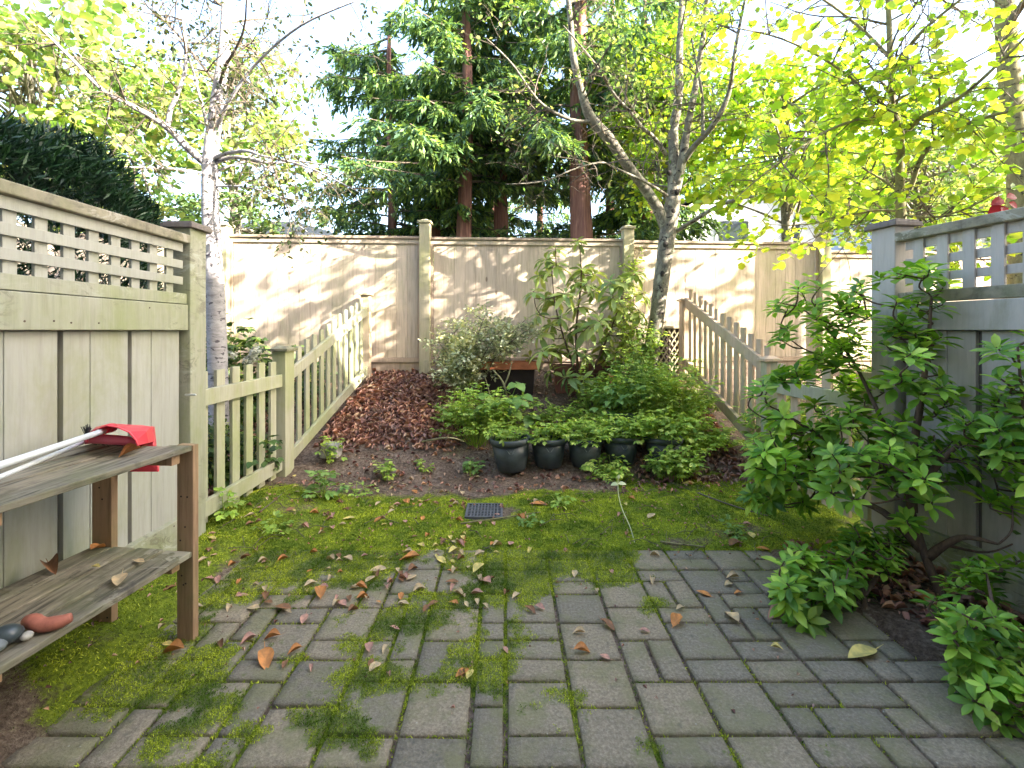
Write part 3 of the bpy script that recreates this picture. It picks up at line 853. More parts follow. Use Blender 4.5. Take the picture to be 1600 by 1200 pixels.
# birch behind the left picket fence
Zb = 4.35
T = thing('birch_tree', (P(340,640,Zb).x, Zb, .2), 'birch with pale banded trunk behind the left picket fence', 'tree')
t = Tree(5)
main = t.limb([P(343,680,Zb), P(341,600,Zb), P(338,500,Zb), P(333,400,Zb), P(329,330,Zb), P(328,260,Zb), P(334,200,Zb), P(341,150,Zb), P(352,60,Zb), P(356,-60,Zb+.1), P(362,-200,Zb+.2)], [.088,.085,.082,.077,.074,.066,.062,.058,.05,.04,.028], 5, 14, .02)
l1 = t.limb([P(322,256,Zb), P(296,234,Zb-.1), P(268,205,Zb-.2), P(238,183,Zb-.3), P(205,165,Zb-.4), P(160,140,Zb-.5), P(110,90,Zb-.6), P(60,40,Zb-.7)], [.036,.034,.030,.024,.020,.017,.013,.008], 5, 9, .03)
l2 = t.limb([P(262,198,Zb-.2), P(266,172,Zb-.22), P(276,150,Zb-.25), P(290,100,Zb-.3), P(285,20,Zb-.35)], [.022,.020,.018,.014,.008], 5, 8)
r1 = t.limb([P(334,248,Zb), P(352,240,Zb-.1), P(385,236,Zb-.2), P(410,244,Zb-.3), P(440,250,Zb-.4), P(490,265,Zb-.5), P(560,300,Zb-.6)], [.018,.018,.016,.012,.010,.007,.004], 5, 7)
r2 = t.limb([P(336,254,Zb), P(360,246,Zb-.05), P(390,248,Zb-.1), P(425,255,Zb-.1), P(470,252,Zb), P(530,262,Zb+.1)], [.020,.020,.018,.013,.009,.005], 5, 7)
r3 = t.limb([P(338,268,Zb), P(365,258,Zb+.05), P(400,252,Zb+.1), P(430,275,Zb+.1), P(450,310,Zb+.1), P(455,340,Zb+.1), P(480,362,Zb+.1)], [.012,.011,.010,.009,.007,.006,.003], 5, 6)
r4 = t.limb([P(336,292,Zb), P(370,291,Zb-.1), P(405,297,Zb-.2), P(440,308,Zb-.3), P(490,318,Zb-.4)], [.010,.009,.008,.006,.003], 5, 6)
l3 = t.limb([P(322,272,Zb), P(290,266,Zb-.2), P(240,262,Zb-.4), P(190,262,Zb-.6), P(150,268,Zb-.8)], [.014,.012,.010,.007,.004], 5, 6)
r5 = t.limb([P(332,210,Zb), P(345,185,Zb-.1), P(360,155,Zb-.2), P(400,100,Zb-.3), P(470,40,Zb-.5), P(560,0,Zb-.6)], [.020,.018,.015,.012,.009,.005], 5, 7)
l4 = t.limb([P(332,230,Zb), P(322,190,Zb-.1), P(312,150,Zb-.2), P(290,80,Zb-.3), P(240,10,Zb-.4)], [.016,.014,.012,.009,.005], 5, 7)
for pth, n, dr in ((l1, 16, .05), (l2, 8, .05), (r1, 11, .18), (r2, 10, .18), (r3, 7, .2), (r4, 8, .2), (l3, 10, .15), (r5, 12, .15), (l4, 8, .05)):
    t.sprout(pth, n, .62, .008, 2, .05, .25, 1, dr, 1, 5, 4)
for pth in (main,): t.sprout(pth, 16, 1.3, .016, 3, .3, .72, 1, .08, 1, 5, 3)
t.finish(T, M['birch'], M['L_birch'], .042, T_OVAL, hang=.5)

# round-leaved young tree behind the right lattice fence
Zk = 4.0
T = thing('katsura_tree', (P(1408,600,Zk).x, Zk, 0), 'young tree with round bright lime leaves behind the right lattice fence', 'tree')
t = Tree(9)
main = t.limb([P(1410,700,Zk), P(1409,500,Zk), P(1408,350,Zk), P(1406,290,Zk), P(1406,215,Zk), P(1398,180,Zk), P(1394,150,Zk), P(1390,60,Zk), P(1386,-60,Zk), P(1380,-220,Zk)], [.05,.045,.038,.034,.030,.028,.026,.022,.016,.01], 5, 10, .05)
ks = [t.limb(pz(a), r_, 5, 7) for a, r_ in (
 ([(1408,315,Zk),(1424,290,Zk-.1),(1438,250,Zk-.2),(1460,222,Zk-.3),(1500,198,Zk-.4),(1560,178,Zk-.5),(1620,168,Zk-.6),(1700,150,Zk-.7)], [.020,.019,.018,.016,.014,.012,.010,.006]),
 ([(1407,218,Zk),(1424,198,Zk-.15),(1440,184,Zk-.3),(1475,165,Zk-.4),(1510,145,Zk-.5),(1570,90,Zk-.7),(1640,20,Zk-.9)], [.020,.020,.018,.016,.014,.010,.006]),
 ([(1396,190,Zk),(1370,182,Zk-.1),(1330,190,Zk-.2),(1290,206,Zk-.3),(1240,238,Zk-.4),(1190,275,Zk-.5),(1150,310,Zk-.5)], [.014,.013,.012,.010,.008,.006,.003]),
 ([(1404,300,Zk),(1385,285,Zk+.1),(1360,270,Zk+.2),(1345,262,Zk+.3)], [.012,.010,.008,.004]),
 ([(1398,180,Zk),(1382,165,Zk-.1),(1360,148,Zk-.1),(1300,100,Zk-.2),(1220,60,Zk-.3),(1130,40,Zk-.4)], [.014,.013,.012,.010,.007,.004]),
 ([(1404,240,Zk),(1360,242,Zk+.3),(1290,236,Zk+.6),(1220,250,Zk+.8),(1160,280,Zk+1.0)], [.010,.009,.008,.006,.003]),
 ([(1409,335,Zk),(1450,340,Zk-.2),(1500,330,Zk-.5),(1560,300,Zk-.7)], [.010,.009,.007,.004]),
 ([(1405,330,Zk),(1360,330,Zk+.2),(1300,345,Zk+.6),(1240,352,Zk+.9),(1190,350,Zk+1.1)], [.010,.009,.008,.006,.003]),
 ([(1392,120,Zk),(1430,60,Zk-.3),(1500,0,Zk-.5),(1580,-60,Zk-.7)], [.016,.013,.010,.005]),
 ([(1390,90,Zk),(1340,40,Zk+.2),(1270,-10,Zk+.3),(1190,-40,Zk+.4)], [.015,.012,.009,.005]),
 ([(1388,20,Zk),(1420,-60,Zk+.4),(1480,-140,Zk+.9)], [.013,.010,.005]))]
for i, pth in enumerate(ks): t.sprout(pth, 10 if i in (3,) else 13, .62, .007, 2, .05, .15, 1, .08, 1, 5, 6, forward=.5)
t.sprout(main, 14, 1.2, .011, 3, .2, .55, 1, .05, 1, 4, 3)
t.finish(T, M['yellowbark'], M['L_katsura'], .074, T_ROUND, hang=.25, flat=.5, keep=lambda p: t.r.random() < (.62 if p.z < 3.3 else .30))

# yellow-barked trunk at the right picture edge, its crown high above (throws dappled shade on the back fence)
def crown_tree(loc, h, rb, seed, label, bark, leaf, lsize, r0, n1, L1, tmpl=T_OVAL, cat='tree', name='leafy_tree', z0f=.35, leafn=6, group=None, sub=6, up=.25, nmain=None, depth=3):
    T = thing(name, loc, label, cat, group)
    t = Tree(seed); x, y, z = loc
    main = t.limb([Vector((x,y,z-.2)), Vector((x+.05,y,z+h*.3)), Vector((x-.08,y+.05,z+h*.6)), Vector((x+.05,y,z+h*.98))], [r0, r0*.85, r0*.6, r0*.15], 6, 12, .04)
    t.sprout(main, n1, L1, r0*.32, depth, up, z0f, .99, .04, 1.0, sub, leafn)
    t.finish(T, bark, leaf, lsize, tmpl, hang=.2)
    return T
crown_tree((5.35, 4.95, .3), 7.5, 0, 33, 'tree with straight yellow-brown trunk at the right picture edge', M['yellowbark'], M['L_katsura'], .10, .13, 9, 2.1, T_ROUND, leafn=2, z0f=.5)
# ------------------------------------------------------------------ conifers beyond the back fence
def conifer(px, Z, width_px, seed, h, label, zlow=2.2, blen=2.2, nb=60, dens=1.0, trunkmat='redwood', zl_bare=None):
    c = P(px, 516, Z); x, y = c.x, Z
    T = thing('conifer_tree', (x, y, .9), label, 'conifer', 'conifers beyond the back fence')
    t = Tree(seed); r0 = width_px/F_PX*Z/2
    mb = MB()                                           # fluted trunk
    n, hh = 20, 26
    for i in range(hh+1):
        z = .6 + h*i/hh; r = r0*(1.12 - .85*i/hh)
        for k in range(n):
            a = 2*math.pi*k/n
            rr = r*(1 + .10*math.cos(5*a + seed) + .05*math.cos(9*a+i*.1))
            mb.v.append((x + rr*math.cos(a) + .04*math.sin(i*.3+seed), y + rr*math.sin(a), z))
    for i in range(hh):
        for k in range(n): mb.f.append((i*n+k, i*n+(k+1)%n, (i+1)*n+(k+1)%n, (i+1)*n+k))
    mb.build('trunk', M[trunkmat], T, smooth=True)
    rr = t.r; Ps, Ds, Us, Ss = [], [], [], []
    for b_ in range(nb):
        z = zlow + (h+.4-zlow)*((b_+rr.random())/nb)**1.1
        a = rr.uniform(0, 2*math.pi); L = blen*(1 - .55*(z-zlow)/(h-zlow))*rr.uniform(.65, 1.2)
        d = Vector((math.cos(a), math.sin(a), .12)); p = Vector((x, y, z)); q = [p]
        k = 7
        for j in range(k):
            d = (d + Vector((rr.gauss(0,.08), rr.gauss(0,.08), -.11 + .03*j))).normalized(); q.append(q[-1] + d*L/k)
        t.mb.tube(q, [.028*(1-.8*j/k) for j in range(k+1)], 4, cap=False)
        for j in range(int(26*dens*L)):
            f = rr.uniform(.12, 1)*k; a_ = min(k-1, int(f)); pp = q[a_].lerp(q[a_+1], f-a_)
            sd = (q[a_+1]-q[a_]).cross(Vector((0,0,1))).normalized()*rr.choice((-1,1))
            w = (sd*rr.uniform(.3,1) + (q[a_+1]-q[a_]).normalized()*rr.uniform(.2,.9) + Vector((0,0,-rr.uniform(.1,.9)))).normalized()
            tl = rr.uniform(.18, .46)
            m_ = 13
            for s_ in range(m_):
                e = pp + w*tl*(s_+.5)/m_ + Vector((0,0,-.10*(s_/m_)**2))
                Ps.append(tuple(e)); dd = w + Vector((rr.gauss(0,.55), rr.gauss(0,.55), rr.gauss(-.25,.35)))
                Ds.append(tuple(dd)); Us.append((rr.gauss(0,.5), rr.gauss(0,.5), 1)); Ss.append(rr.uniform(.085,.19))
    t.mb.build('branches', M['twig'], T)
    leaf_cloud('crown', M['L_conifer'], T, Ps, Ds, Us, Ss, T_DIAMOND)
conifer(728, 9.2, 27, 3, 8.5, 'conifer with slim reddish trunk, left of the three bare trunks above the fence', 4.0, 2.2, 62)
conifer(786, 9.8, 25, 8, 8.5, 'conifer with reddish trunk in the middle of the three above the fence', 4.3, 2.0, 50)
conifer(906, 8.6, 38, 13, 8.5, 'thick red-barked conifer, right of the three trunks above the fence', 4.4, 2.2, 54)
conifer(610, 10.5, 18, 17, 7.5, 'dense dark conifer at the left end of the conifer row', 2.0, 2.4, 64, 1.1)
conifer(680, 10.5, 18, 19, 7.5, 'shaded conifer standing behind the slim reddish trunk', 2.4, 2.0, 44)
conifer(1010, 10.2, 20, 23, 8.0, 'dark conifer showing behind the forked stems of the leaning tree', 2.7, 2.2, 60, 1.1)
conifer(842, 15.5, 14, 29, 9.0, 'distant bluish conifer between the middle and thick red trunks', 2.0, 2.3, 40, .7)

conifer(765, 13.0, 16, 37, 9.5, 'far bluish conifer seen between the two slimmer reddish trunks', 3.6, 2.4, 56)
conifer(955, 12.0, 16, 39, 9.5, 'far bluish conifer right of the thick red trunk', 2.6, 2.3, 56)
# ------------------------------------------------------------------ leafy background trees
def clump_tree(loc, h, rx, rz, seed, label, leaf, lsize, n, tmpl=T_OVAL, trunk=.10, name='background_tree', nclump=60, group='leafy trees beyond the fences', bark='bark', zc=None):
    x, y, z = loc; T = thing(name, loc, label, 'tree', group)
    t = Tree(seed); zc = zc if zc is not None else z + h - rz
    main = t.limb([Vector((x,y,z-.2)), Vector((x+.1,y,z+(zc-z)*.5)), Vector((x,y,zc)), Vector((x+.05,y,zc+rz*.7))], [trunk, trunk*.8, trunk*.5, trunk*.12], 5, 9, .03)
    Cs = []
    for k in range(nclump):
        d = Vector((t.r.gauss(0,1), t.r.gauss(0,1), t.r.gauss(0,1))).normalized()*t.r.uniform(.45,1.0)
        c = Vector((x + d.x*rx, y + d.y*rx, zc + d.z*rz)); Cs.append((c, t.r.uniform(.22,.5)*min(rx,rz)*.7))
        i = min(len(main[0])-2, int(t.r.uniform(.35,.95)*len(main[0]))); p = main[0][i]
        mid = p.lerp(c, .5) + Vector((t.r.gauss(0,.12), t.r.gauss(0,.12), t.r.gauss(.1,.1)))
        q, r_ = spline([p, mid, c], [trunk*.28, trunk*.16, .006], 4); t.mb.tube(q, r_, 5, cap=False)
    t.mb.build('trunk', M[bark], T, smooth=True)
    w = np.array([c[1] for c in Cs])**1.5; w /= w.sum(); idx = NR.choice(len(Cs), n, p=w)
    C_ = np.array([tuple(c[0]) for c in Cs])[idx]; S_ = np.array([c[1] for c in Cs])[idx]
    g_ = NR.normal(size=(n,3)); g_ /= np.linalg.norm(g_, axis=1, keepdims=True)
    Pn = C_ + g_*(S_*NR.uniform(.35,1.0,n)**.6)[:,None]*np.array([1.15,1.15,.65])
    D = NR.normal(size=(n,3)); D[:,2] = D[:,2]*.5-.3
    U_ = NR.normal(size=(n,3))*.5 + g_*.6 + [0,0,.7]
    leaf_cloud('crown', M[leaf], T, Pn, D, U_, lsize*NR.uniform(.6,1.3,n), tmpl)
clump_tree((-7.6, 7.6, .8), 6.2, 2.6, 2.2, 41, 'yellow-green autumn maple filling the sky above the left hedge', 'L_maple', .13, 9000, T_ROUND, nclump=90)
clump_tree((-4.9, 8.4, .8), 5.6, 1.6, 1.5, 42, 'thin yellow-green maple between the birch and the hedge top', 'L_maple', .11, 2600, T_ROUND, nclump=50)
clump_tree((-9.5, 12.0, .8), 4.2, 2.4, 1.4, 43, 'bluish green tree low behind the birch and left fence post', 'L_midgreen', .12, 7000, nclump=60)
clump_tree((-3.9, 6.9, .8), 2.5, .8, .7, 44, 'small dark leafy bush peeping over the fence behind the birch', 'L_midgreen', .06, 3800, nclump=40, name='background_bush')
clump_tree((4.3, 7.4, .8), 4.6, 1.55, 1.15, 45, 'lime green tree whose low boughs hang over the back fence right of the leaning tree', 'L_katsura', .10, 5200, T_ROUND, nclump=70)
clump_tree((2.75, 8.2, .8), 6.3, 1.3, 1.9, 46, 'bright green tree rising just right of the leaning tree', 'L_katsura', .10, 3600, T_ROUND, nclump=60)
clump_tree((7.2, 8.3, .8), 4.0, 1.6, 1.2, 47, 'pale yellow-green shrubby tree before the grey house at right', 'L_maple', .09, 6500, nclump=70)
clump_tree((11.5, 11.0, .8), 6.5, 2.6, 2.2, 48, 'soft green tree beside the grey house at the far right', 'L_midgreen', .14, 6500, nclump=70)

# trees further right: their crowns only reach the picture as shade on the back fence
clump_tree((9.3, 3.3, .3), 7.6, 1.9, 1.7, 52, 'leafy tree in the next yard beyond the right lattice fence', 'L_katsura', .105, 1050, T_ROUND, nclump=30)

clump_tree((6.2, 2.3, .3), 7.4, 1.7, 1.3, 55, 'unseen leafy tree outside the right picture edge, added to shade the back fence', 'L_katsura', .14, 420, T_ROUND, nclump=14)  # unseen tree added to dapple the left fence panel
clump_tree((-2.72, 3.42, 0), 1.76, .36, .6, 56, 'mid-green bush just beyond the hedge end behind the left lattice fence post', 'L_midgreen', .06, 3000, nclump=30, name='background_bush', zc=1.15, trunk=.02, bark='stem')
# ------------------------------------------------------------------ yew hedge behind the left fence
T = thing('yew_hedge', (-2.7, 2.0, 0), 'dark green clipped hedge rising above the left lattice fence', 'hedge')
n = 60000
u = NR.uniform(0,1,n); yy = .2 + u*3.15
top = 2.36 + .10*np.sin(yy*2.3) - .30*np.clip((yy-2.6)/.6,0,1.3) - .12*np.clip(yy-3.4,0,1)
wid = .50*np.clip((3.4-yy)/.7, .1, 1)**.5
k = NR.uniform(0,1,n); a = NR.uniform(0,math.pi,n); rr_ = NR.uniform(.72,1.04,n)
side = NR.uniform(0,1,n) < .45
xx = np.where(side, -2.66 + wid*rr_*np.sign(NR.uniform(-.4,1,n)), -2.66 + wid*np.cos(a)*rr_)
zz = np.where(side, NR.uniform(.15,1,n)*(top-.12), top-.30 + .32*np.sin(a)*rr_)
bmp_ = np.array([ns(float(p_), float(q_), 3.2, 4) for p_, q_ in zip(yy, zz*1.3+xx)])
xx += bmp_*.10; zz += bmp_*.09
ok = xx < -1.93
Ph = np.stack([xx,yy,zz],1)[ok]; n = len(Ph)
D = np.stack([NR.normal(size=n)+ (Ph[:,0]+2.66)*1.3, NR.normal(size=n)*.9, np.abs(NR.normal(size=n))*.8+.3],1)
leaf_cloud('foliage', M['L_yew'], T, Ph, D, NR.normal(size=(n,3)), NR.uniform(.05,.10,n), T_NARROW)
mb = MB()
for k in range(7):
    x_, y_ = -2.66+random.uniform(-.1,.1), .4+k*.4
    mb.tube([(x_,y_,-.05),(x_+.05,y_,.8),(x_,y_+.05,1.5)], [.04,.03,.015], 7)
mb.build('stem', M['stem'], T, smooth=True)

# ------------------------------------------------------------------ neighbouring houses
SH = plain('grey_shingle', (.09,.10,.115), .9, .2, .2, 25, .6)
SHL = plain('pale_shingle', (.055,.068,.078), .9, .2, .15, 25, .6)
SID = plain('pale_siding', (.62,.66,.70), .7, .3, .05)
SIDW = plain('white_siding', (.72,.74,.78), .7, .3, .05)
def house(loc, sx, sy, eave, ridge, label, roofm, wallm, hip=True, wins=(), ridge_x=True, courses=14):
    x, y, z = loc; T = thing('house', loc, label, 'house')
    mb = MB(); mb.box(x-sx/2, x+sx/2, y-sy/2, y+sy/2, z-.5, eave)
    if not hip and not ridge_x:
        b0 = len(mb.v)
        for yy in (y-sy/2, y+sy/2): mb.v += [(x-sx/2, yy, eave+.001), (x+sx/2, yy, eave+.001), (x, yy, ridge-.12)]
        mb.f += [(b0,b0+1,b0+2),(b0+5,b0+4,b0+3),(b0,b0+2,b0+5,b0+3),(b0+1,b0+4,b0+5,b0+2)]
    wall = mb.build('wall', wallm, T)
    mb = MB(); o = .45
    # shingle courses: thin overlapping steps up each slope
    def slope(a, b_, c_, d_):
        a, b_, c_, d_ = map(Vector, (a, b_, c_, d_))
        for i in range(courses):
            f0, f1 = i/courses, (i+1)/courses
            p0, p1, p2, p3 = a.lerp(d_, f0), b_.lerp(c_, f0), b_.lerp(c_, f1), a.lerp(d_, f1)
            nrm = (p1-p0).cross(p3-p0)
            if nrm.length < 1e-6: nrm = (b_-a).cross(d_-a)
            nrm.normalize()
            if nrm.z < 0: nrm = -nrm
            up_ = nrm*.035
            mb.hexa([p0-up_, p1-up_, p2-up_*.6, p3-up_*.6, p0+up_, p1+up_, p2+up_*.1, p3+up_*.1])
    X0, X1, Y0, Y1 = x-sx/2-o, x+sx/2+o, y-sy/2-o, y+sy/2+o; e = eave-.1
    if hip:
        h2 = min(sx, sy)/2+o; A, B = (X0+h2*.98, y, ridge), (X1-h2*.98, y, ridge)
        slope((X0,Y0,e),(X1,Y0,e),B,A); slope((X1,Y1,e),(X0,Y1,e),A,B); slope((X0,Y1,e),(X0,Y0,e),A,A); slope((X1,Y0,e),(X1,Y1,e),B,B)
    elif ridge_x:
        slope((X0,Y0,e),(X1,Y0,e),(X1,y,ridge),(X0,y,ridge)); slope((X1,Y1,e),(X0,Y1,e),(X0,y,ridge),(X1,y,ridge))
    else:
        slope((X0,Y1,e),(X0,Y0,e),(x,Y0,ridge),(x,Y1,ridge)); slope((X1,Y0,e),(X1,Y1,e),(x,Y1,ridge),(x,Y0,ridge))
    mb.build('roof', roofm, T)
    for (wx, wz, ww, wh) in wins:
        mb = MB(); mb.box(x+wx-ww/2, x+wx+ww/2, y-sy/2-.05, y-sy/2, z+wz, z+wz+wh); w_ = mb.build('window', SIDW, T)
        mb = MB(); mb.box(x+wx-ww/2+.07, x+wx+ww/2-.07, y-sy/2-.06, y-sy/2-.052, z+wz+.07, z+wz+wh-.07); mb.build('pane', GL, w_)
    return T
house((-9.8, 20.5, 1), 7.2, 6, 4.7, 5.95, 'distant house with pale grey hip roof above the fence right of the birch', SHL, SID, True, ((0,2,1.2,1.2),))
house((6.1, 14.6, 1), 3.9, 5, 4.15, 5.35, 'white gabled house glimpsed right of the leaning tree', SHL, SIDW, False, ((-.3,2.1,.9,1.0),(1.2,2.1,.5,1.0)), False)
house((15.8, 14.5, 1), 11.5, 7, 4.3, 7.0, 'large house with grey shingle roof behind the lime leaves at right', SH, SID, False, ((-4,2.1,1.2,1.1),(-1.8,2.1,1.2,1.1),(1.6,2.1,1.4,1.1)))
# ------------------------------------------------------------------ plants in the yard
def whorls(name, parent, mat, centres, axes, nleaf, L, tmpl, elev=(.05,.55), rr=None, smooth=True, org=None):
    rr = rr or random.Random(2); Ps, Ds, Us, Ss = [], [], [], []
    for c, ax in zip(centres, axes):
        ax = Vector(ax).normalized(); e1 = ax.orthogonal().normalized(); e2 = ax.cross(e1)
        n = nleaf + rr.randint(-2, 2); a0 = rr.uniform(0, 6.28)
        ls = L*rr.uniform(.75, 1.15)
        for k in range(n):
            a = a0 + k*2.4; lay = k/n
            el = elev[0] + (elev[1]-elev[0])*lay + rr.gauss(0,.12)
            d = (e1*math.cos(a) + e2*math.sin(a))*math.cos(el) + ax*math.sin(el)
            p = Vector(c) - ax*(.035*(1-lay)) + d*.006
            Ps.append(tuple(p)); Ds.append(tuple(d)); Us.append(tuple(ax + Vector((rr.gauss(0,.2), rr.gauss(0,.2), .35)))); Ss.append(ls*(1-.35*lay)*rr.uniform(.85,1.15))
    return leaf_cloud(name, mat, parent, Ps, Ds, Us, Ss, tmpl, smooth=smooth)

def shrub(name, base, stems, centres, label, leafm, nleaf, L, tmpl, seed, stem_r=.02, cat='shrub', elev=(.05,.6), outward=.6, twig=.004, stemmat='stem', group=None):
    T = thing(name, base, label, cat, group)
    t = Tree(seed); nodes = []
    for pts in stems:
        p, r = t.limb(pts, [stem_r*(1-.75*i/(len(pts)-1)) for i in range(len(pts))], 5, 8, .05)
        nodes += list(zip(p, r))
    cen = sum((Vector(c) for c in centres), Vector())/len(centres)
    axes = []
    order = sorted(centres, key=lambda c: min((Vector(c)-q).length for q, _ in nodes))
    for c in order:
        c = Vector(c)
        q, r = min(nodes, key=lambda n_: (n_[0]-c).length + max(0, n_[0].z - c.z + .02)*2.5)
        d0 = (c - q); mid = q.lerp(c, .5) + Vector((t.r.gauss(0,.02), t.r.gauss(0,.02), -d0.length*.10))
        pp, r_ = spline([q, mid, c], [max(twig, min(r*.7, twig*2.2)), twig*1.1, twig*.7], 4)
        t.mb.tube(pp, r_, 5, cap=False)
        nodes += [(pp[4], twig*1.4), (pp[-3], twig)]
        ax = (c - mid).normalized()*.6 + (c - cen).normalized()*outward*.6 + Vector((0,0,.65))
        axes.append(ax)
    t.mb.build('stem', M[stemmat], T, smooth=True)
    whorls('foliage', T, leafm, order, axes, nleaf, L, tmpl, elev, t.r)
    return T

def region(rs, rr):
    out = []
    for (x0, x1, y0, y1, z0, z1, n) in rs:
        for _ in range(n):
            out.append(P(rr.uniform(x0,x1), rr.uniform(y0,y1), rr.uniform(z0,z1)))
    return out
rr = random.Random(77)
C1 = region([(1205,1345,470,600,2.6,3.0,52),(1175,1400,600,745,2.4,2.9,66),(1330,1480,415,545,2.25,2.55,30),(1240,1350,445,500,2.6,2.9,10),
             (1390,1500,545,720,2.05,2.5,30),(1500,1570,600,720,2.0,2.25,14),(1290,1520,700,790,2.1,2.5,26),(1172,1300,700,790,2.5,2.8,34),(1400,1600,730,850,1.95,2.2,12)], rr)
B = Vector((1.97, 2.10, -.02))
stems = [[B, P(1470,930,2.14), P(1446,870,2.18), P(1425,800,2.25), P(1405,720,2.4), P(1370,640,2.5), P(1330,560,2.7), P(1280,500,2.8)],
         [P(1425,800,2.25), P(1428,700,2.3), P(1440,620,2.3), P(1450,540,2.3), P(1455,470,2.3)],
         [P(1415,760,2.3), P(1350,720,2.5), P(1280,680,2.6), P(1215,640,2.7)],
         [P(1428,780,2.25), P(1470,720,2.15), P(1530,670,2.1)],
         [P(1440,860,2.2), P(1380,800,2.3), P(1300,770,2.5), P(1220,750,2.6)],
         [P(1450,870,2.18), P(1500,840,2.1), P(1560,850,2.0)]]
shrub('glossy_shrub', (1.97,2.10,0), stems, C1, 'big sprawling shrub with glossy whorled green leaves in front of the right lattice fence', M['L_pieris'], 11, .100, T_PIERIS, 5, .022)
C2 = region([(1225,1400,838,905,2.05,2.4,50),(1215,1350,900,965,1.95,2.25,34),(1240,1275,965,985,1.95,2.02,3),(1330,1430,820,860,2.2,2.4,14)], rr)
shrub('glossy_shrub', (1.58,2.12,0), [[Vector((1.60,2.12,-.02)), P(1350,930,2.12), P(1330,880,2.15), P(1290,860,2.2)], [P(1350,930,2.12), P(1385,880,2.2), P(1400,850,2.25)], [P(1345,925,2.12), P(1290,930,2.1), P(1250,940,2.05)]],
      C2, 'low rounded glossy shrub at the edge of the patio left of the bare stems', M['L_pieris'], 10, .086, T_PIERIS, 6, .012)
C3 = region([(1480,1610,955,1060,1.55,1.8,44),(1500,1640,1050,1150,1.45,1.65,26),(1460,1500,930,980,1.75,1.85,5),(1475,1600,870,925,1.85,2.05,18)], rr)
shrub('glossy_shrub', (1.78,1.72,0), [[Vector((1.80,1.72,-.02)), P(1560,1000,1.7), P(1550,940,1.75), P(1540,890,1.9)], [P(1560,1020,1.7), P(1500,990,1.7)], [P(1565,1020,1.68), P(1600,1050,1.6)]],
      C3, 'glossy shrub in the bottom right corner beside the patio', M['L_pieris'], 10, .075, T_PIERIS, 7, .012)
C4 = region([(1555,1625,520,560,1.85,2.0,5),(1545,1640,590,760,1.8,2.05,26)], rr)
shrub('glossy_shrub', (2.12,1.85,0), [[Vector((2.10,1.80,-.02)), P(1640,900,1.82), P(1625,760,1.85), P(1600,640,1.9), P(1590,540,1.92)], [P(1625,760,1.85), P(1580,690,1.9)]],
      C4, 'glossy shrub reaching in from the right picture edge before the grey boards', M['L_pieris'], 10, .085, T_PIERIS, 8, .014)

# rhododendron in the middle
rr = random.Random(12)
C5 = [P(px+rr.uniform(-6,6), py+rr.uniform(-5,5), rr.uniform(4.75,5.35)) for px, py in
      [(852,402),(872,392),(905,372),(908,418),(838,455),(862,468),(842,488),(885,455),(908,472),(935,448),(958,440),(976,438),(992,430),(948,470),(972,478),(865,505),(835,520),(890,515),(925,512),(955,520),(985,518),(1000,490),
       (848,545),(870,548),(905,548),(940,545),(968,552),(990,548),(862,575),(925,585),(950,580),(1002,575),(930,610),(955,608),(980,600),(1040,610),(1010,612),(905,590),(1012,530),(890,440),(915,445),(955,500),(880,490),(845,430),(930,425),(1000,455),(850,465),(915,555),(935,500),(975,530),(995,590),(880,590),(830,560),(945,560),(1000,510),(870,415),(960,460)]]
b0 = P(915,640,5.0)
shrub('rhododendron', (b0.x, 5.0, .4), [[b0, P(905,600,5.0), P(885,540,5.05), P(868,480,5.1), P(862,420,5.1)], [P(910,610,5.0), P(935,560,5.0), P(960,500,5.1), P(975,450,5.1)], [P(905,600,5.0), P(900,520,5.05), P(908,440,5.1), P(906,385,5.1)], [P(912,620,5.0), P(960,600,4.9), P(1000,570,4.9)]],
      C5, 'tall loose rhododendron with long drooping pale green leaves before the back fence', M['L_rhodo'], 13, .20, T_RHODO, 15, .016, elev=(-.55,.35), twig=.005)

# variegated shrub
T = thing('variegated_shrub', (P(765,620,5.0).x, 5.0, .45), 'twiggy shrub with tiny cream-edged leaves left of the terracotta planter', 'shrub')
t = Tree(31); bx = P(725,620,5.1)
for k in range(34):
    tx, ty = t.r.uniform(680,855), t.r.uniform(478,590); tx = min(tx, 722) if ty > 532 else tx; Zt = t.r.uniform(4.75,5.35)
    e = P(tx, ty if tx > 700 else max(ty,530), Zt); m_ = bx.lerp(e,.5) + Vector((0,0,.08))
    pth = t.limb([bx + Vector((t.r.gauss(0,.04), t.r.gauss(0,.04), -.03)), m_, e], [.007,.005,.002], 5, 5)
    t.sprout(pth, 9, .22, .003, 2, .15, .35, 1, .02, 1, 4, 7)
t.finish(T, M['twig'], M['L_varieg'], .042, T_OVAL, hang=.0, trunk='stem', crown='foliage')

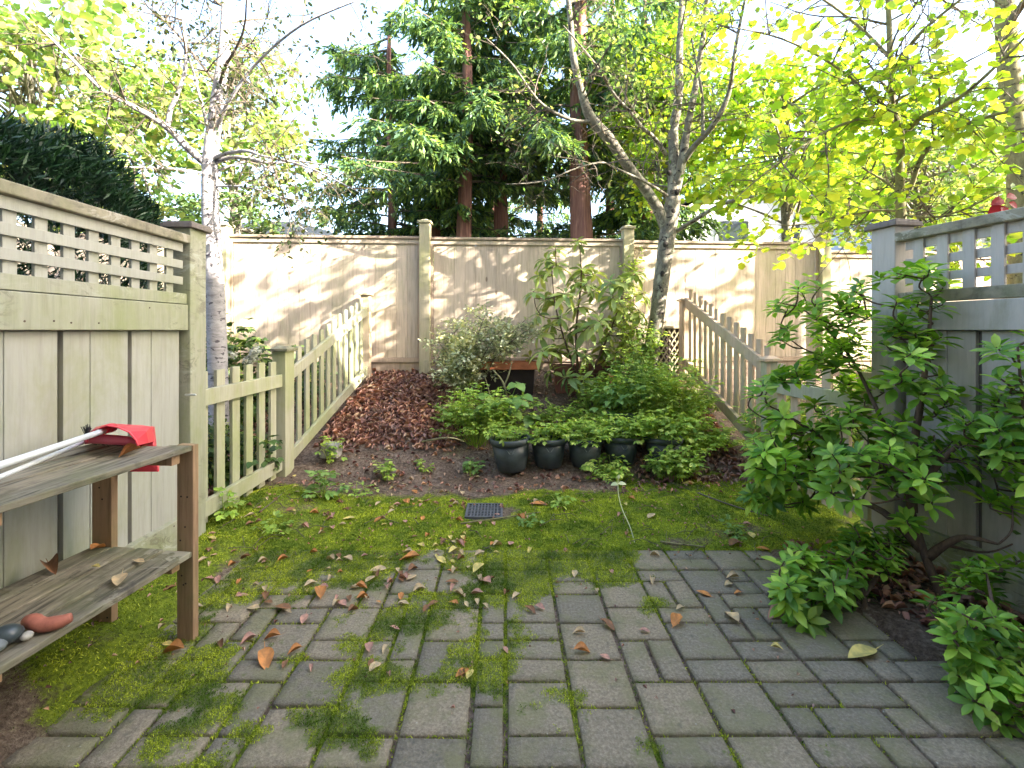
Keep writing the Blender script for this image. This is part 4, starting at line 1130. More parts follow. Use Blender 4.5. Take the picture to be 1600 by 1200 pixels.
# low herbs, potted plants
def herb(T, base, n, H, spread, leafm, L, tmpl, seed, per=5, droop=.25, fol='foliage', stemn='stem', trip=True, rad=.05):
    t = Tree(seed); base = Vector(base); Ps, Ds, Us, Ss = [], [], [], []
    for k in range(n):
        a = t.r.uniform(0, 6.283); s = spread*math.sqrt(t.r.random()); h = H*t.r.uniform(.35, 1.45)*(1-.35*s/max(spread,.01))
        p0 = base + Vector((math.cos(a)*rad*t.r.random(), math.sin(a)*rad*t.r.random(), -.01))
        e = base + Vector((math.cos(a)*s, math.sin(a)*s*.8, h)); m_ = p0.lerp(e,.55) + Vector((0,0,h*.22))
        pp, r_ = spline([p0, m_, e], [.003,.0022,.0012], 4); t.mb.tube(pp, r_, 4, cap=False)
        for j in range(per):
            f = t.r.uniform(.4,1)*(len(pp)-1) if j else len(pp)-1.001; i = int(f); q = pp[i].lerp(pp[min(i+1,len(pp)-1)], f-i)
            d = Vector((t.r.gauss(0,1), t.r.gauss(0,1), t.r.gauss(.1,.3))).normalized()
            q2 = q + d*L*.9
            t.mb.tube([q, q2], [.0012,.0008], 3, cap=False)
            for w in ((0,), (-.95,), (.95,)) if trip else ((0,),):
                dd = Matrix.Rotation(w[0], 3, 'Z') @ d; dd.z -= droop
                Ps.append(tuple(q2)); Ds.append(tuple(dd)); Us.append((t.r.gauss(0,.3), t.r.gauss(0,.3), 1)); Ss.append(L*t.r.uniform(.7,1.25))
    t.mb.build(stemn, M['L_lime'] if stemn == 'stem' else M['twig'], T)
    leaf_cloud(fol, leafm, T, Ps, Ds, Us, Ss, tmpl, smooth=False)

POTM = plain('green_black_plastic', (.045,.058,.062), .42, .5, .25, 14, .2)
SOILP = M['soil']
def pot_plant(px, Z, r, h, label, seed, nst=26, H=.22, spread=.26, L=.045, tilt=0, leafm='L_lime', zoff=0):
    c = P(px, 516, Z); x, y = c.x, Z; z = gz(x, y) + zoff
    T = thing('potted_plant', (x, y, z), label, 'potted plant', 'green plastic pots lined up along the foot of the slope')
    mb = MB()
    mb.lathe([(.001,0),(r*.66,0),(r*.70,.006),(r*.82,h*.35),(r*.93,h*.84),(r*.90,h*.84),(r*.80,h*.35),(r*.60,.02)], (x,y,z), 40)
    p = mb.build('pot', POTM, T, smooth=True)
    mb = MB(); mb.lathe([(r*.92,h*.80),(r*1.0,h*.82),(r*1.03,h*.90),(r*1.02,h*.97),(r*.96,h),(r*.89,h*.985),(r*.87,h*.90),(r*.88,h*.80)], (x,y,z), 40)
    mb.build('rim', POTM, p, smooth=True)
    # small pressed ornament on the pot wall
    mb = MB()
    for s_ in (-1, 1):
        for q in range(3):
            a = -math.pi/2 + s_*(.05+.05*q); zz = z+h*(.60 + .045*q); rr_ = r*(.885+.01*q)
            pc = Vector((x+rr_*math.cos(a), y+rr_*math.sin(a), zz))
            mb.tube([pc, pc+Vector((s_*.012,-.001,.012))], .0022, 5)
    mb.build('emblem', plain('worn_plastic', (.16,.18,.18), .5), p)
    mb = MB(); n = 26
    mb.v.append((x,y,z+h*.84)); 
    for k in range(n): mb.v.append((x+r*.89*math.cos(2*math.pi*k/n), y+r*.89*math.sin(2*math.pi*k/n), z+h*.80+.006*math.sin(k*1.7)))
    mb.f += [(0,1+k,1+(k+1)%n) for k in range(n)]
    mb.build('soil', SOILP, T)
    herb(T, (x, y, z+h*.82), nst, H, spread, M[leafm], L, T_HYD if L > .06 else T_OVAL, seed, 6, rad=r*.5)
    if tilt: T.rotation_euler = (0, tilt, 0)
pot_plant(800, 4.02, .170, .275, 'leftmost green-black pot, leaning a little, with trailing pale stems', 61, 20, .13, .26, .038, tilt=-.06)
pot_plant(857, 4.07, .158, .250, 'second green-black pot from the left with bright green foliage spilling over its rim', 62, 30, .13, .25, .042)
pot_plant(914, 4.07, .158, .245, 'third dark pot from the left, its rim buried in lime foliage', 63, 42, .16, .27, .042)
pot_plant(970, 4.10, .158, .245, 'fourth dark pot from the left, between the fern and the lime foliage', 64, 44, .17, .27, .042)
pot_plant(1036, 4.05, .160, .245, 'rightmost dark pot with larger pointed leaves hanging over it', 65, 52, .22, .34, .046)
pot_plant(972, 4.42, .150, .260, 'dark pot standing on the slope behind the front row of pots', 66, 20, .30, .25, .07, leafm='L_hyd')

HB = [ # px, Z, stems, H, spread, leaf size, material, label
 (745, 4.35, 110, .46, .38, .038, 'L_lime', 'mound of pale lime leaves left of the first pot'),
 (715, 4.62, 46, .20, .28, .032, 'L_lime', 'trailing lime foliage at the left end of the planting bed'),
 (790, 4.55, 50, .28, .34, .042, 'L_lime', 'leafy green plant behind the first two pots'),
 (870, 4.62, 36, .20, .30, .036, 'L_lime', 'thin yellow-green plant in the bare soil behind the second pot'),
 (930, 4.45, 50, .22, .30, .038, 'L_lime', 'lime plant behind the third pot'),
 (1010, 4.40, 150, .66, .36, .040, 'L_lime', 'tall mass of lime foliage behind the rightmost pots'),
 (1060, 4.45, 140, .54, .38, .040, 'L_lime', 'lime foliage spreading toward the tan picket fence'),
 (1085, 4.25, 70, .20, .30, .040, 'L_lime', 'low lime foliage at the right end of the pots'),
 (985, 4.80, 60, .50, .30, .05, 'L_hyd', 'mid-green leafy plant at the foot of the rhododendron'),
 (1055, 3.86, 60, .26, .24, .040, 'L_lime', 'lime leaves hanging in front of the rightmost dark pot'),
 (955, 3.90, 30, .17, .20, .036, 'L_lime', 'lime sprigs hanging between the third and fourth pots'),
 (1000, 4.95, 80, .80, .28, .045, 'L_lime', 'tall lime plant against the foot of the leaning tree'),
 (930, 4.75, 50, .40, .30, .042, 'L_lime', 'lime plant in front of the rhododendron stems'),
 (1045, 4.95, 26, .36, .18, .036, 'L_lime', 'lime sprigs growing up round the foot of the leaning tree'),
 (1130, 4.30, 20, .14, .22, .034, 'L_lime', 'small lime seedling among the leaves right of the pots'),
 (1085, 5.10, 18, .36, .16, .036, 'L_lime', 'lime sprig beside the tan picket post'),
 (1110, 4.85, 14, .14, .16, .034, 'L_midgreen', 'small green clump against the tan picket fence'),
 (1250, 3.95, 80, .60, .5, .055, 'L_lime', 'lime foliage seen through the picket gate'),
 (1380, 3.5, 120, .95, .45, .07, 'L_lime', 'leafy lime plant behind the gate and the big shrub')]
for i, (px, Z, n, H, s, L, mt, lab) in enumerate(HB):
    c = P(px, 516, Z); z = gz(c.x, Z)
    T = thing('garden_plant', (c.x, Z, z), lab, 'plant', 'low leafy plants in the bed')
    herb(T, (c.x, Z, z), n, H, s, M[mt], L, T_OVAL, 200+i, 6, rad=.09)
# broad-leaved plant
c = P(790, 690, 4.42); z = gz(c.x, 4.42)
T = thing('broad_leaf_plant', (c.x, 4.42, z), 'plant with large soft pointed leaves on top of the mound left of the pots', 'plant')
t = Tree(88)
C6 = [P(px, py, t.r.uniform(4.3,4.6)) for px, py in [(757,618),(742,640),(808,600),(815,618),(800,640),(828,650),(776,652),(745,655),(760,632),(735,690),(745,705),(812,628),(785,625)]]
Ps, Ds, Us, Ss = [], [], [], []
for cc in C6:
    b_ = Vector((c.x + t.r.gauss(0,.08), 4.42+t.r.gauss(0,.06), z-.02)); m_ = b_.lerp(cc,.6)+Vector((0,0,.05))
    t.limb([b_, m_, cc], [.005,.004,.003], 4, 5)
    a0 = t.r.uniform(0,6.28)
    for k in range(4):
        a = a0 + k*math.pi/2 + t.r.gauss(0,.2); Ps.append(tuple(cc)); Ds.append((math.cos(a), math.sin(a)-.25, t.r.uniform(-.6,.1))); Us.append((t.r.gauss(0,.2), -.35, 1)); Ss.append(t.r.uniform(.10,.16))
t.mb.build('stem', M['L_lime'], T, smooth=True)
leaf_cloud('foliage', M['L_hyd'], T, Ps, Ds, Us, Ss, T_HYD, smooth=True)
# bare forked twig in the mound
t = Tree(89); T = thing('dead_branch', (c.x, 4.5, z), 'pale forked dead branch sticking up behind the broad leaves', 'branch')
t.limb([P(775,690,4.5),P(792,640,4.55),P(787,600,4.6),P(770,578,4.65)], [.012,.011,.010,.006], 5, 7)
t.limb([P(787,605,4.6),P(795,585,4.6),P(800,565,4.65)], [.009,.007,.004], 4, 6)
t.limb([P(778,660,4.5),P(765,615,4.5),P(757,586,4.5)], [.009,.007,.004], 4, 6)
t.mb.build('branch', M['yellowbark'], T, smooth=True)

# vine up the back fence post
T = thing('climbing_vine', (1.487, 5.66, .7), 'pale green vine climbing the back fence post behind the rhododendron', 'vine')
t = Tree(90)
for k in range(5):
    x0 = 1.487 + t.r.uniform(-.07,.12); pts = [Vector((x0 + t.r.gauss(0,.05), 5.67+t.r.uniform(-.05,0), z_)) for z_ in (.68, 1.1, 1.5, 1.9, 2.2+t.r.uniform(-.3,.25))]
    t.sprout(t.limb(pts, [.004,.003,.003,.002,.0015], 5, 5), 22, .14, .0015, 1, .1, .1, 1, .1, 1, 1, 4)
t.finish(T, M['twig'], M['L_lime'], .05, T_OVAL, trunk='stem', crown='foliage', hang=.3)

# hydrangeas behind the left picket fence
T = thing('hydrangea', (-2.75, 4.7, .35), 'leafy hydrangea with cream flower heads behind the left picket fence', 'shrub')
herb(T, (-2.75, 4.75, .2), 90, .80, .62, M['L_midgreen'], .075, T_HYD, 301, 7, rad=.3, stemn='stem')
for k, (px, py) in enumerate([(361,554),(396,557),(400,548),(388,563)]):
    cc = P(px, py, 4.55); n = 90; g_ = rdirs(n)
    leaf_cloud('flower_head', M['petal'], T, np.array(cc) + g_*np.array([.045,.045,.032]), rdirs(n), g_, .022, T_ROUND)
for k, (px, Z, H, s, lab) in enumerate([(330, 4.9, .85, .5, 'green bush behind the birch trunk and left picket fence'), (350, 3.6, .42, .4, 'leafy plant behind the level picket section'), (455, 5.0, .45, .4, 'leafy plant behind the sloping picket fence at left')]):
    c = P(px, 516, Z); z = gz(c.x, Z)
    T = thing('garden_plant', (c.x, Z, z), lab, 'plant', 'plants behind the left picket fence'); herb(T, (c.x, Z, z), 60, H, s, M['L_midgreen'], .06, T_HYD, 310+k, 6, rad=.2)

# weeds on the moss
WD = [(505,778,3.4,12,.16,.12,.05,'bushy weed with pointed leaves on the dark hummock'),(602,752,3.9,9,.15,.09,.04,'upright small weed on the bare path'),(515,705,4.1,6,.20,.10,.05,'thin weed growing against the grey stone'),
      (735,742,3.95,8,.12,.12,.04,'small weed at the mossy edge left of the first pot'),(430,845,2.85,7,.07,.09,.035,'dark small-leaved weed near the tall fence post'),(873,790,3.3,5,.08,.07,.035,'tiny seedling in the moss below the pots'),
      (830,822,3.0,5,.05,.06,.03,'tiny seedling in the moss right of the drain'),(660,740,4.0,6,.08,.08,.03,'small weed in the middle of the bare path'),(350,790,3.0,9,.14,.10,.045,'green weed poking through the level picket section'),
      (1150,840,2.9,6,.05,.07,.03,'tiny weed in the moss near the glossy shrub'),(560,770,3.55,8,.07,.12,.03,'low weed on the moss left of the drain')]
for k, (px, py, Z, n, H, s, L, lab) in enumerate(WD):
    c = P(px, 516, Z); z = gz(c.x, Z)
    T = thing('weed', (c.x, Z, z), lab, 'weed', 'weeds scattered on the moss'); herb(T, (c.x, Z, z), n, H, s, M['L_lime' if k % 3 else 'L_hyd'], L, T_OVAL, 400+k, 4, rad=.02)
# long pale stem arching over the moss, with a small round leaf pair
T = thing('trailing_stem', (P(990,855,2.75).x, 2.75, 0), 'long thin pale stem with two small leaves arching over the moss', 'weed')
t = Tree(95); pth = t.limb([P(994,858,2.72), P(985,825,2.95), P(972,795,3.1), P(966,770,3.2), P(966,748,3.25)], [.004,.0035,.003,.0028,.002], 5, 6)
t.mb.build('stem', M['L_varieg'], T, smooth=True)
leaf_cloud('foliage', M['L_varieg'], T, [tuple(P(966,756,3.25))]*2 + [tuple(P(966,748,3.25))], [(1,-.2,.2),(-1,-.3,.1),(.2,0,1)], [(0,-.4,1)]*3, [.055,.055,.03], T_HYD)
# fern frond
T = thing('fern', (P(905,735,3.92).x, 3.92, .03), 'single bright fern frond in front of the third and fourth pots', 'fern')
mb = MB(); a_, b_, c_ = P(905,732,3.9), P(928,732,3.82), P(952,752,3.70); pp, r_ = spline([a_, (a_+b_)/2+Vector((0,0,.02)), b_, c_], [.003,.001], 6)
mb.tube(pp, r_, 5); mb.build('stem', M['L_lime'], T)
Ps, Ds, Us, Ss = [], [], [], []
for i in range(2, len(pp)):
    ax = (pp[i]-pp[i-1]).normalized()
    for s_ in (-1, 1):
        sd = ax.cross(Vector((0,-.5,1))).normalized()*s_
        Ps.append(tuple(pp[i])); Ds.append(tuple(sd + ax*.35)); Us.append((0,-.5,1)); Ss.append(.075*(1-.55*i/len(pp))*(.6 if i < 4 else 1))
leaf_cloud('foliage', M['L_lime'], T, Ps, Ds, Us, Ss, T_LANCE)
# red leaf sprig above the right lattice fence
T = thing('red_leaf_sprig', tuple(P(1560,330,2.75)), 'dark red leaf sprig poking above the right lattice fence', 'leaves')
mb = MB(); p_ = P(1566,345,2.75); mb.tube([p_+Vector((.05,.05,-.3)), p_, P(1572,312,2.75)], [.004,.003,.002], 5); mb.build('twig', M['stem'], T)
leaf_cloud('foliage', M['L_red'], T, [tuple(P(a,b,2.75)) for a,b in ((1568,312),(1572,308),(1562,318),(1576,316),(1566,322))], [(-1,-.2,-.3),(1,-.1,.1),(-.6,.1,-1),(.8,-.3,-.6),(.1,-.4,-1)], [(0,-1,.4)]*5, [.08,.07,.09,.06,.07], T_HYD)

# ------------------------------------------------------------------ planters
TER = plain('terracotta', (.50,.17,.085), .75, .3, .2, 12, .3); MAR = plain('maroon_plastic', (.20,.075,.06), .5, .4, .15, 10, .1)
DK = plain('shadow_dark_body', (.04,.03,.028), .95, .1)  # near-black planter body: shade below the rim put into the colour
def planter(x0, x1, y, z0, z1, label, rimm, bodym, rh=.075):
    T = thing('planter_box', ((x0+x1)/2, y, z0), label, 'planter')
    w = .11; g = lambda m_, X0, X1, Y0, Y1, Z0, Z1: m_.box(X0, X1, Y0, Y1, Z0, Z1)
    mb = MB()
    zb, zt = z0, z1-rh; ins = .035
    mb.hexa([(x0+ins+.02,y-w+ins+.02,zb),(x1-ins-.02,y-w+ins+.02,zb),(x1-ins-.02,y+w-ins-.02,zb),(x0+ins+.02,y+w-ins-.02,zb),
             (x0+ins,y-w+ins,zt+.01),(x1-ins,y-w+ins,zt+.01),(x1-ins,y+w-ins,zt+.01),(x0+ins,y+w-ins,zt+.01)])
    mb.build('body', bodym, T, .006)
    mb = MB(); mb.box(x0,x1,y-w,y-w+.02,zt,z1); mb.box(x0,x1,y+w-.02,y+w,zt,z1); mb.box(x0,x0+.02,y-w+.0205,y+w-.0205,zt,z1-.001); mb.box(x1-.02,x1,y-w+.0205,y+w-.0205,zt,z1-.001)
    mb.build('rim', rimm, T, .005)
    mb = MB(); mb.box(x0+.021,x1-.021,y-w+.021,y+w-.021,zt+.012,z1-.025); mb.build('soil', SOILP, T)
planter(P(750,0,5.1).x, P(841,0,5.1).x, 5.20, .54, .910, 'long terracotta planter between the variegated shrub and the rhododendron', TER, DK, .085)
planter(P(862,0,5.14).x, P(958,0,5.14).x, 5.24, .55, .872, 'maroon planter half hidden behind the rhododendron leaves', MAR, MAR, .06)
# white crumpled sheet / gravel bag beside planter
T_ = MB()
# stone block by the left picket fence
mb = MB(); c = P(515,705,4.15); mb.hexa([(c.x-.07,4.10,c.z-.05),(c.x+.09,4.08,c.z-.05),(c.x+.09,4.25,c.z-.05),(c.x-.07,4.26,c.z-.05),(c.x-.06,4.11,c.z+.07),(c.x+.075,4.10,c.z+.06),(c.x+.08,4.24,c.z+.06),(c.x-.06,4.25,c.z+.07)])
tag(mb.build('stone_block', plain('pale_stone', (.34,.32,.29), .9, .2, .25, 20, .6), None, .008, origin=(c.x,4.15,c.z-.05)), 'pale grey stone block on the soil beside the sloping picket fence', 'stone')
# drain grate
c = P(757,802,1.25*740/286); x, y = c.x, c.y; z = gz(x, y)+.012
T = thing('drain_grate', (x,y,z), 'square black drain grate set in the moss', 'drain')
mb = MB(); s_ = .125
mb.box(x-s_,x+s_,y-s_,y-s_+.014,z-.02,z+.006); mb.box(x-s_,x+s_,y+s_-.014,y+s_,z-.02,z+.006); mb.box(x-s_,x-s_+.014,y-s_+.0145,y+s_-.0145,z-.02,z+.006); mb.box(x+s_-.014,x+s_,y-s_+.0145,y+s_-.0145,z-.02,z+.006)
GR = plain('worn_black_plastic', (.10,.105,.12), .5, .5, .3, 30)
mb.build('frame', GR, T)
mb = MB()
for k in range(1, 10):
    q = -s_+.0145 + (2*s_-.029)*k/10
    mb.box(x+q-.0045,x+q+.0045,y-s_+.0145,y+s_-.0145,z-.016,z+.004)
for k in range(1, 8):
    q = -s_+.0145 + (2*s_-.029)*k/8
    mb.box(x-s_+.0145,x+s_-.0145,y+q-.006,y+q+.006,z-.018,z+.0015)
mb.build('grid', GR, T)
mb = MB(); mb.box(x-s_+.0146,x+s_-.0146,y-s_+.0146,y+s_-.0146,z-.04,z-.022); mb.build('sump', plain('sump_black', (.01,.01,.01), .9), T)

# ------------------------------------------------------------------ shelf unit
so = Vector((-1.255, 1.90)); sdv = Vector((-.075, -.66)).normalized(); snv = Vector((-sdv.y, sdv.x))     # along toward camera; across toward fence
if snv.x > 0: snv = -snv
fs = lambda a, t_: Vector((so.x + sdv.x*a + snv.x*t_, so.y + sdv.y*a + snv.y*t_, 0))
T = thing('shelf_unit', (-1.5, 1.6, 0), 'weathered two-tier wooden shelf unit standing against the left lattice fence', 'shelf')
SL, SD = .70, .46
for nm, z_, wds in (('top_shelf', .785, (.095,.11,.105,.095)), ('bottom_shelf', .365, (.11,.115,.095,.085))):
    mb = MB(); t0 = 0.002
    for i, w_ in enumerate(wds):
        dz = random.Random(i+int(z_*100)).uniform(-.005,.005)
        mb.fbox(fs, .002, SL, t0, t0+w_, z_-.022+dz, z_+dz, 0, 0); t0 += w_ + .013
    p = mb.build(nm, M['old_wood'], T, .003)
    mb = MB()
    mb.fbox(fs, .03, .07, .03, .42, z_-.062, z_-.026); mb.fbox(fs, SL-.07, SL-.03, .03, .42, z_-.062, z_-.026)
    mb.build('cleat', M['leg_wood'], p, .003)
NAIL = plain('rusty_nail', (.05,.03,.025), .6, .4, metallic=.4)
for k, (a0, a1, t0, t1) in enumerate(((-.032,-.002,.0,.072),(-.032,-.002,.365,.455),(SL+.002,SL+.032,.0,.08),(SL+.002,SL+.032,.365,.455))):
    mb = MB(); mb.fbox(fs, a0, a1, t0, t1, .0 if k else -.004, .788); p = mb.build('leg', M['leg_wood'], T, .003)
    mb = MB(); rn = random.Random(k)
    for q in range(9):
        c = fs(a1+.0008, rn.uniform(t0+.012, t1-.012)) + Vector((0,0,rn.uniform(.05,.75)))
        if .30 < c.z < .37 or c.z > .72: continue
        mb.tube([c - Vector((sdv.x,sdv.y,0))*.004, c + Vector((sdv.x,sdv.y,0))*.0006], .0038, 7)
    mb.build('nail', NAIL, p)['kind'] = 'stuff'

# dustpan and brush on the shelf
RED = plain('red_plastic', (.72,.05,.075), .38, .5, .08, 6, .05); PINK = plain('pink_plastic', (.66,.12,.17), .45, .5, .08, 10, .1)
WH = plain('white_pole', (.70,.71,.70), .4, .4, .06, 10, .05); BLK = plain('black_bristle', (.02,.02,.02), .8)
T = thing('dustpan', (-1.5, 1.85, .79), 'red long-handled dustpan lying on the top shelf and hanging over its far end', 'dustpan')
def sheet(name, rows, mat, parent, th=.004):
    mb = MB(); n = len(rows[0])
    for r_ in rows: mb.v += [tuple(v) for v in r_]
    for i in range(len(rows)-1):
        for k in range(n-1): mb.f.append((i*n+k, i*n+k+1, (i+1)*n+k+1, (i+1)*n+k))
    o = mb.build(name, mat, parent, smooth=False); s_ = o.modifiers.new('thick', 'SOLIDIFY'); s_.thickness = th; s_.offset = 0
    bv = o.modifiers.new('bevel', 'BEVEL'); bv.width = .0015; bv.segments = 1
    return o
hood = [(136,692),(139,680),(150,671),(166,665),(184,668),(202,676),(212,688),(215,697)]
back = [(134,690),(137,678),(150,668),(172,662),(200,664),(222,665),(236,667),(240,690)]
pan = sheet('pan', [[P(a,b,1.74) for a,b in hood], [P(a+1,b-1,1.82) for a,b in hood], [P(a*.35+c*.65,b*.35+d*.65,1.90) for (a,b),(c,d) in zip(hood, back)], [P(a,b,1.985) for a,b in back]], RED, T)
sheet('back_plate', [[P(212,672,1.99), P(237,666,2.0)], [P(206,700,1.96), P(241,700,1.975)], [P(203,737,1.955), P(248,737,1.96)]], RED, T, .005)
sheet('side_plate', [[P(237,666,2.0), P(241,667,2.06)], [P(241,700,1.975), P(244,698,2.05)], [P(248,737,1.96), P(249,722,2.04)]], RED, T, .004)
mb = MB(); mb.tube([P(170,669,1.79), P(160,674,1.76)], .0145, 14); mb.tube([P(176,668,1.82), P(168,670,1.785)], .017, 14); mb.build('socket', RED, T, smooth=True)
mb = MB(); mb.tube([P(166,672,1.775), P(0,727,1.33), P(-250,810,1.0)], .0105, 16); mb.build('handle', WH, T, smooth=True)
T = thing('hand_broom', (-1.5, 1.8, .79), 'pink-headed broom with thin white pole tucked under the red dustpan', 'broom')
mb = MB(); pp, r_ = spline([P(131,690,1.77), P(145,686,1.79), P(175,687,1.81), P(200,689,1.82), P(213,691,1.83)], [.012,.017,.019,.017,.008], 5); mb.tube(pp, r_, 14); mb.build('head', PINK, T, smooth=True)
mb = MB()
for k in range(260):
    f = random.random(); c = P(133,690,1.79).lerp(P(205,693,1.85), f); mb.tube([c, c+Vector((random.gauss(0,.006), .035+random.gauss(0,.006), -.012+random.gauss(0,.004)))], .0009, 3, cap=False)
for k in range(60):
    c = P(135,684,1.86); mb.tube([c, c+Vector((-.012+random.gauss(0,.008), .02, .035+random.gauss(0,.008)))], .0012, 3, cap=False)
mb.build('bristles', BLK, T)
mb = MB(); mb.tube([P(130,691,1.77), P(0,745,1.32), P(-250,832,1.0)], .0072, 12); mb.build('handle', WH, T, smooth=True)

# things on the lower shelf
mb = MB(); c0 = Vector((-1.42,1.405,.388)); pp, r_ = spline([c0, c0+Vector((.03,-.012,.006)), c0+Vector((.065,-.016,-.002)), c0+Vector((.10,-.006,.0)), c0+Vector((.125,.008,.006))], [.015,.021,.020,.019,.013], 6); mb.tube(pp, r_, 16, wob=.05)
tag(mb.build('clay_lump', plain('brick_red_clay', (.38,.13,.085), .6, .4, .25, 25, .3), None, smooth=True, origin=tuple(c0)), 'curved brick-red lump lying on the lower shelf', 'lump')
def stone(c, r, sq, mat, label, seed, name='stone'):
    bm_ = MB(); n, k_ = 16, 10
    prof = [(max(.001, math.sin(math.pi*i/k_))*r, -math.cos(math.pi*i/k_)*r*sq) for i in range(k_+1)]
    bm_.lathe(prof, c, n)
    bm_.v = [tuple(Vector(v) + (Vector(v)-Vector(c))*.22*ns(v[0]*1.0, v[1]+v[2], 22, seed)) for v in bm_.v]
    return tag(bm_.build(name, mat, None, smooth=True, origin=tuple(c)), label, 'stone')
stone((-1.40,1.33,.395), .034, .8, plain('dark_wet_stone', (.05,.065,.07), .35, .5, .3, 20), 'dark rounded stone on the lower shelf beside the near leg', 1)
stone((-1.395,1.30,.385), .022, .8, plain('grey_stone', (.18,.2,.2), .6, .4, .3, 20), 'small grey stone on the lower shelf under the dark one', 2)
stone((-1.365,1.35,.378), .014, .8, plain('pale_pebble', (.45,.42,.36), .6, .4, .3, 20), 'tiny pale pebble on the lower shelf next to the brick-red lump', 3)

# ------------------------------------------------------------------ litter
def leafcol(name, cols, vein=.0):
    return leafmat(name, cols, .12, .6, .3, (1.2,1.0,.6))
LM = {'brown': leafcol('brown_dead_leaf', [(.16,.07,.04),(.26,.12,.06),(.34,.19,.11)]),
      'orange': leafcol('orange_dead_leaf', [(.48,.16,.05),(.60,.26,.08),(.55,.20,.10)]),
      'yellow': leafcol('yellow_dead_leaf', [(.62,.48,.10),(.70,.56,.20),(.60,.50,.14)]),
      'tan': leafcol('tan_dead_leaf', [(.48,.33,.19),(.60,.45,.28),(.52,.36,.2)]),
      'pink': leafcol('pinkish_dead_leaf', [(.45,.22,.18),(.55,.30,.24),(.40,.17,.14)]),
      'mix': leafcol('mixed_leaf_litter', [(.13,.06,.055),(.28,.13,.11),(.42,.22,.18),(.56,.35,.29),(.52,.24,.14),(.64,.47,.34)])}
oval = lambda u: .25*math.sin(math.pi*u**.85)**.9 + .004
narrow = lambda u: .22*math.sin(math.pi*u**.9)**.85 + .004
SHP = {'flat': grid_leaf(9, oval, .10, .04, .15, .004, .28), 'cupped': grid_leaf(9, oval, .28, -.10, .5, .008, .22), 'curled': grid_leaf(9, narrow, .45, .16, .9, .012, .3), 'twisted': grid_leaf(9, oval, .22, .08, .35, .035, .25)}
def litter(name, n, fn, zoff=.006, size=(.03,.065), mat='mix', label_kind='stuff', tm=None):
    rr = random.Random(len(name)*7+n); Ps, Ds, Us, Ss = [], [], [], []
    while len(Ps) < n:
        x, y, k = fn(rr)
        if k < rr.random(): continue
        z = gz(x, y) + zoff + abs(rr.gauss(0,.010))*k
        Ps.append((x,y,z)); Ds.append((rr.gauss(0,1), rr.gauss(0,1), rr.gauss(.05,.30))); Us.append((rr.gauss(0,.38), rr.gauss(0,.38)-.1, 1)); Ss.append(rr.uniform(*size))
    o = leaf_cloud(name, LM[mat], None, Ps, Ds, Us, Ss, tm or grid_leaf(3, oval, .5, .12, 1.0)); o['kind'] = 'stuff'; return o
def pile(rr):
    x, y = rr.uniform(-1.7,-.05), rr.uniform(4.1,5.62); lim = -1.83+(y-3.98)*.146+.05
    k = sst(4.15, 4.6, y)*(1 - sst(-.55-(.25*sst(4.6,4.2,y)), -.15, x)) if x > lim else 0
    return x, y, k
litter('leaf_litter', 5200, pile, .008, (.035,.075))
litter('leaf_litter', 1500, lambda r: (r.uniform(-1.6,2.0), r.uniform(3.6,5.6), .7), .006, (.02,.05))
litter('leaf_litter', 1500, lambda r: (lambda x,y: (x,y, sst(1.0,1.35,x)))(r.uniform(.9,2.05), r.uniform(3.8,5.5)), .006, (.035,.065))
litter('leaf_litter', 650, lambda r: (lambda x,y: (x,y, 1 if x > patio_right(y)+.12 and x < 2.2 else 0))(r.uniform(1.6,2.3), r.uniform(1.4,2.7)), .006, (.03,.06))
litter('leaf_litter', 2200, lambda r: (r.uniform(-3.6,-1.95), r.uniform(2.8,5.5), 1), .008, (.04,.08))
litter('leaf_litter', 700, lambda r: (lambda x,y: (x,y, .9 if (x < -1.2 or y > 2.6) else .25))(r.uniform(-1.75,1.9), r.uniform(1.5,3.7)), .010, (.008,.022))
# twigs
mb = MB(); rr = random.Random(8)
for k in range(620):
    if k < 420: x, y = rr.uniform(-1.55,2.0), rr.uniform(3.55,5.5)
    elif k < 520: x, y = rr.uniform(1.65,2.1), rr.uniform(1.5,2.6)
    else: x, y = rr.uniform(-1.7,1.7), rr.uniform(2.6,3.6)
    a = rr.uniform(0,6.28); L = rr.uniform(.04,.20); z = gz(x,y)+.008
    x2, y2 = x+math.cos(a)*L, y+math.sin(a)*L
    mb.tube([(x,y,z),((x+x2)/2+rr.gauss(0,.008),(y+y2)/2,gz((x+x2)/2,(y+y2)/2)+.016+rr.random()*.02),(x2,y2,gz(x2,y2)+.008)], [.0022,.002,.001], 4, cap=False)
mb.build('twig_litter', M['twig'])['kind'] = 'stuff'
for k, (pts, r_, lab) in enumerate([([(1032,846),(1060,850),(1090,853),(1102,855)], .006, 'short pale stick lying where the moss meets the pavers'),
     ([(1090,770),(1130,785),(1170,798),(1200,806)], .006, 'long dark stick lying in the moss on the right'), ([(720,818),(790,808),(845,800)], .005, 'thin stick lying beside the drain grate'),
     ([(405,800),(425,785),(440,772)], .005, 'pale stick leaning near the picket post'), ([(660,690),(700,684),(725,690)], .006, 'stick lying on the bare path')]):
    wp = []
    for px, py in pts:
        Z = 3.3
        for _ in range(12): Z = (EYE - gz((px-CX)/F_PX*Z, Z) - .012)/((py-HY)/F_PX)
        wp.append(P(px, py, Z))
    mb = MB(); pp, rd = spline(wp, [r_, r_*.6], 4); mb.tube(pp, rd, 7, wob=.15)
    tag(mb.build('stick', M['yellowbark' if k % 2 == 0 else 'twig'], None, smooth=True, origin=tuple(wp[0])), lab, 'stick', 'sticks on the ground')

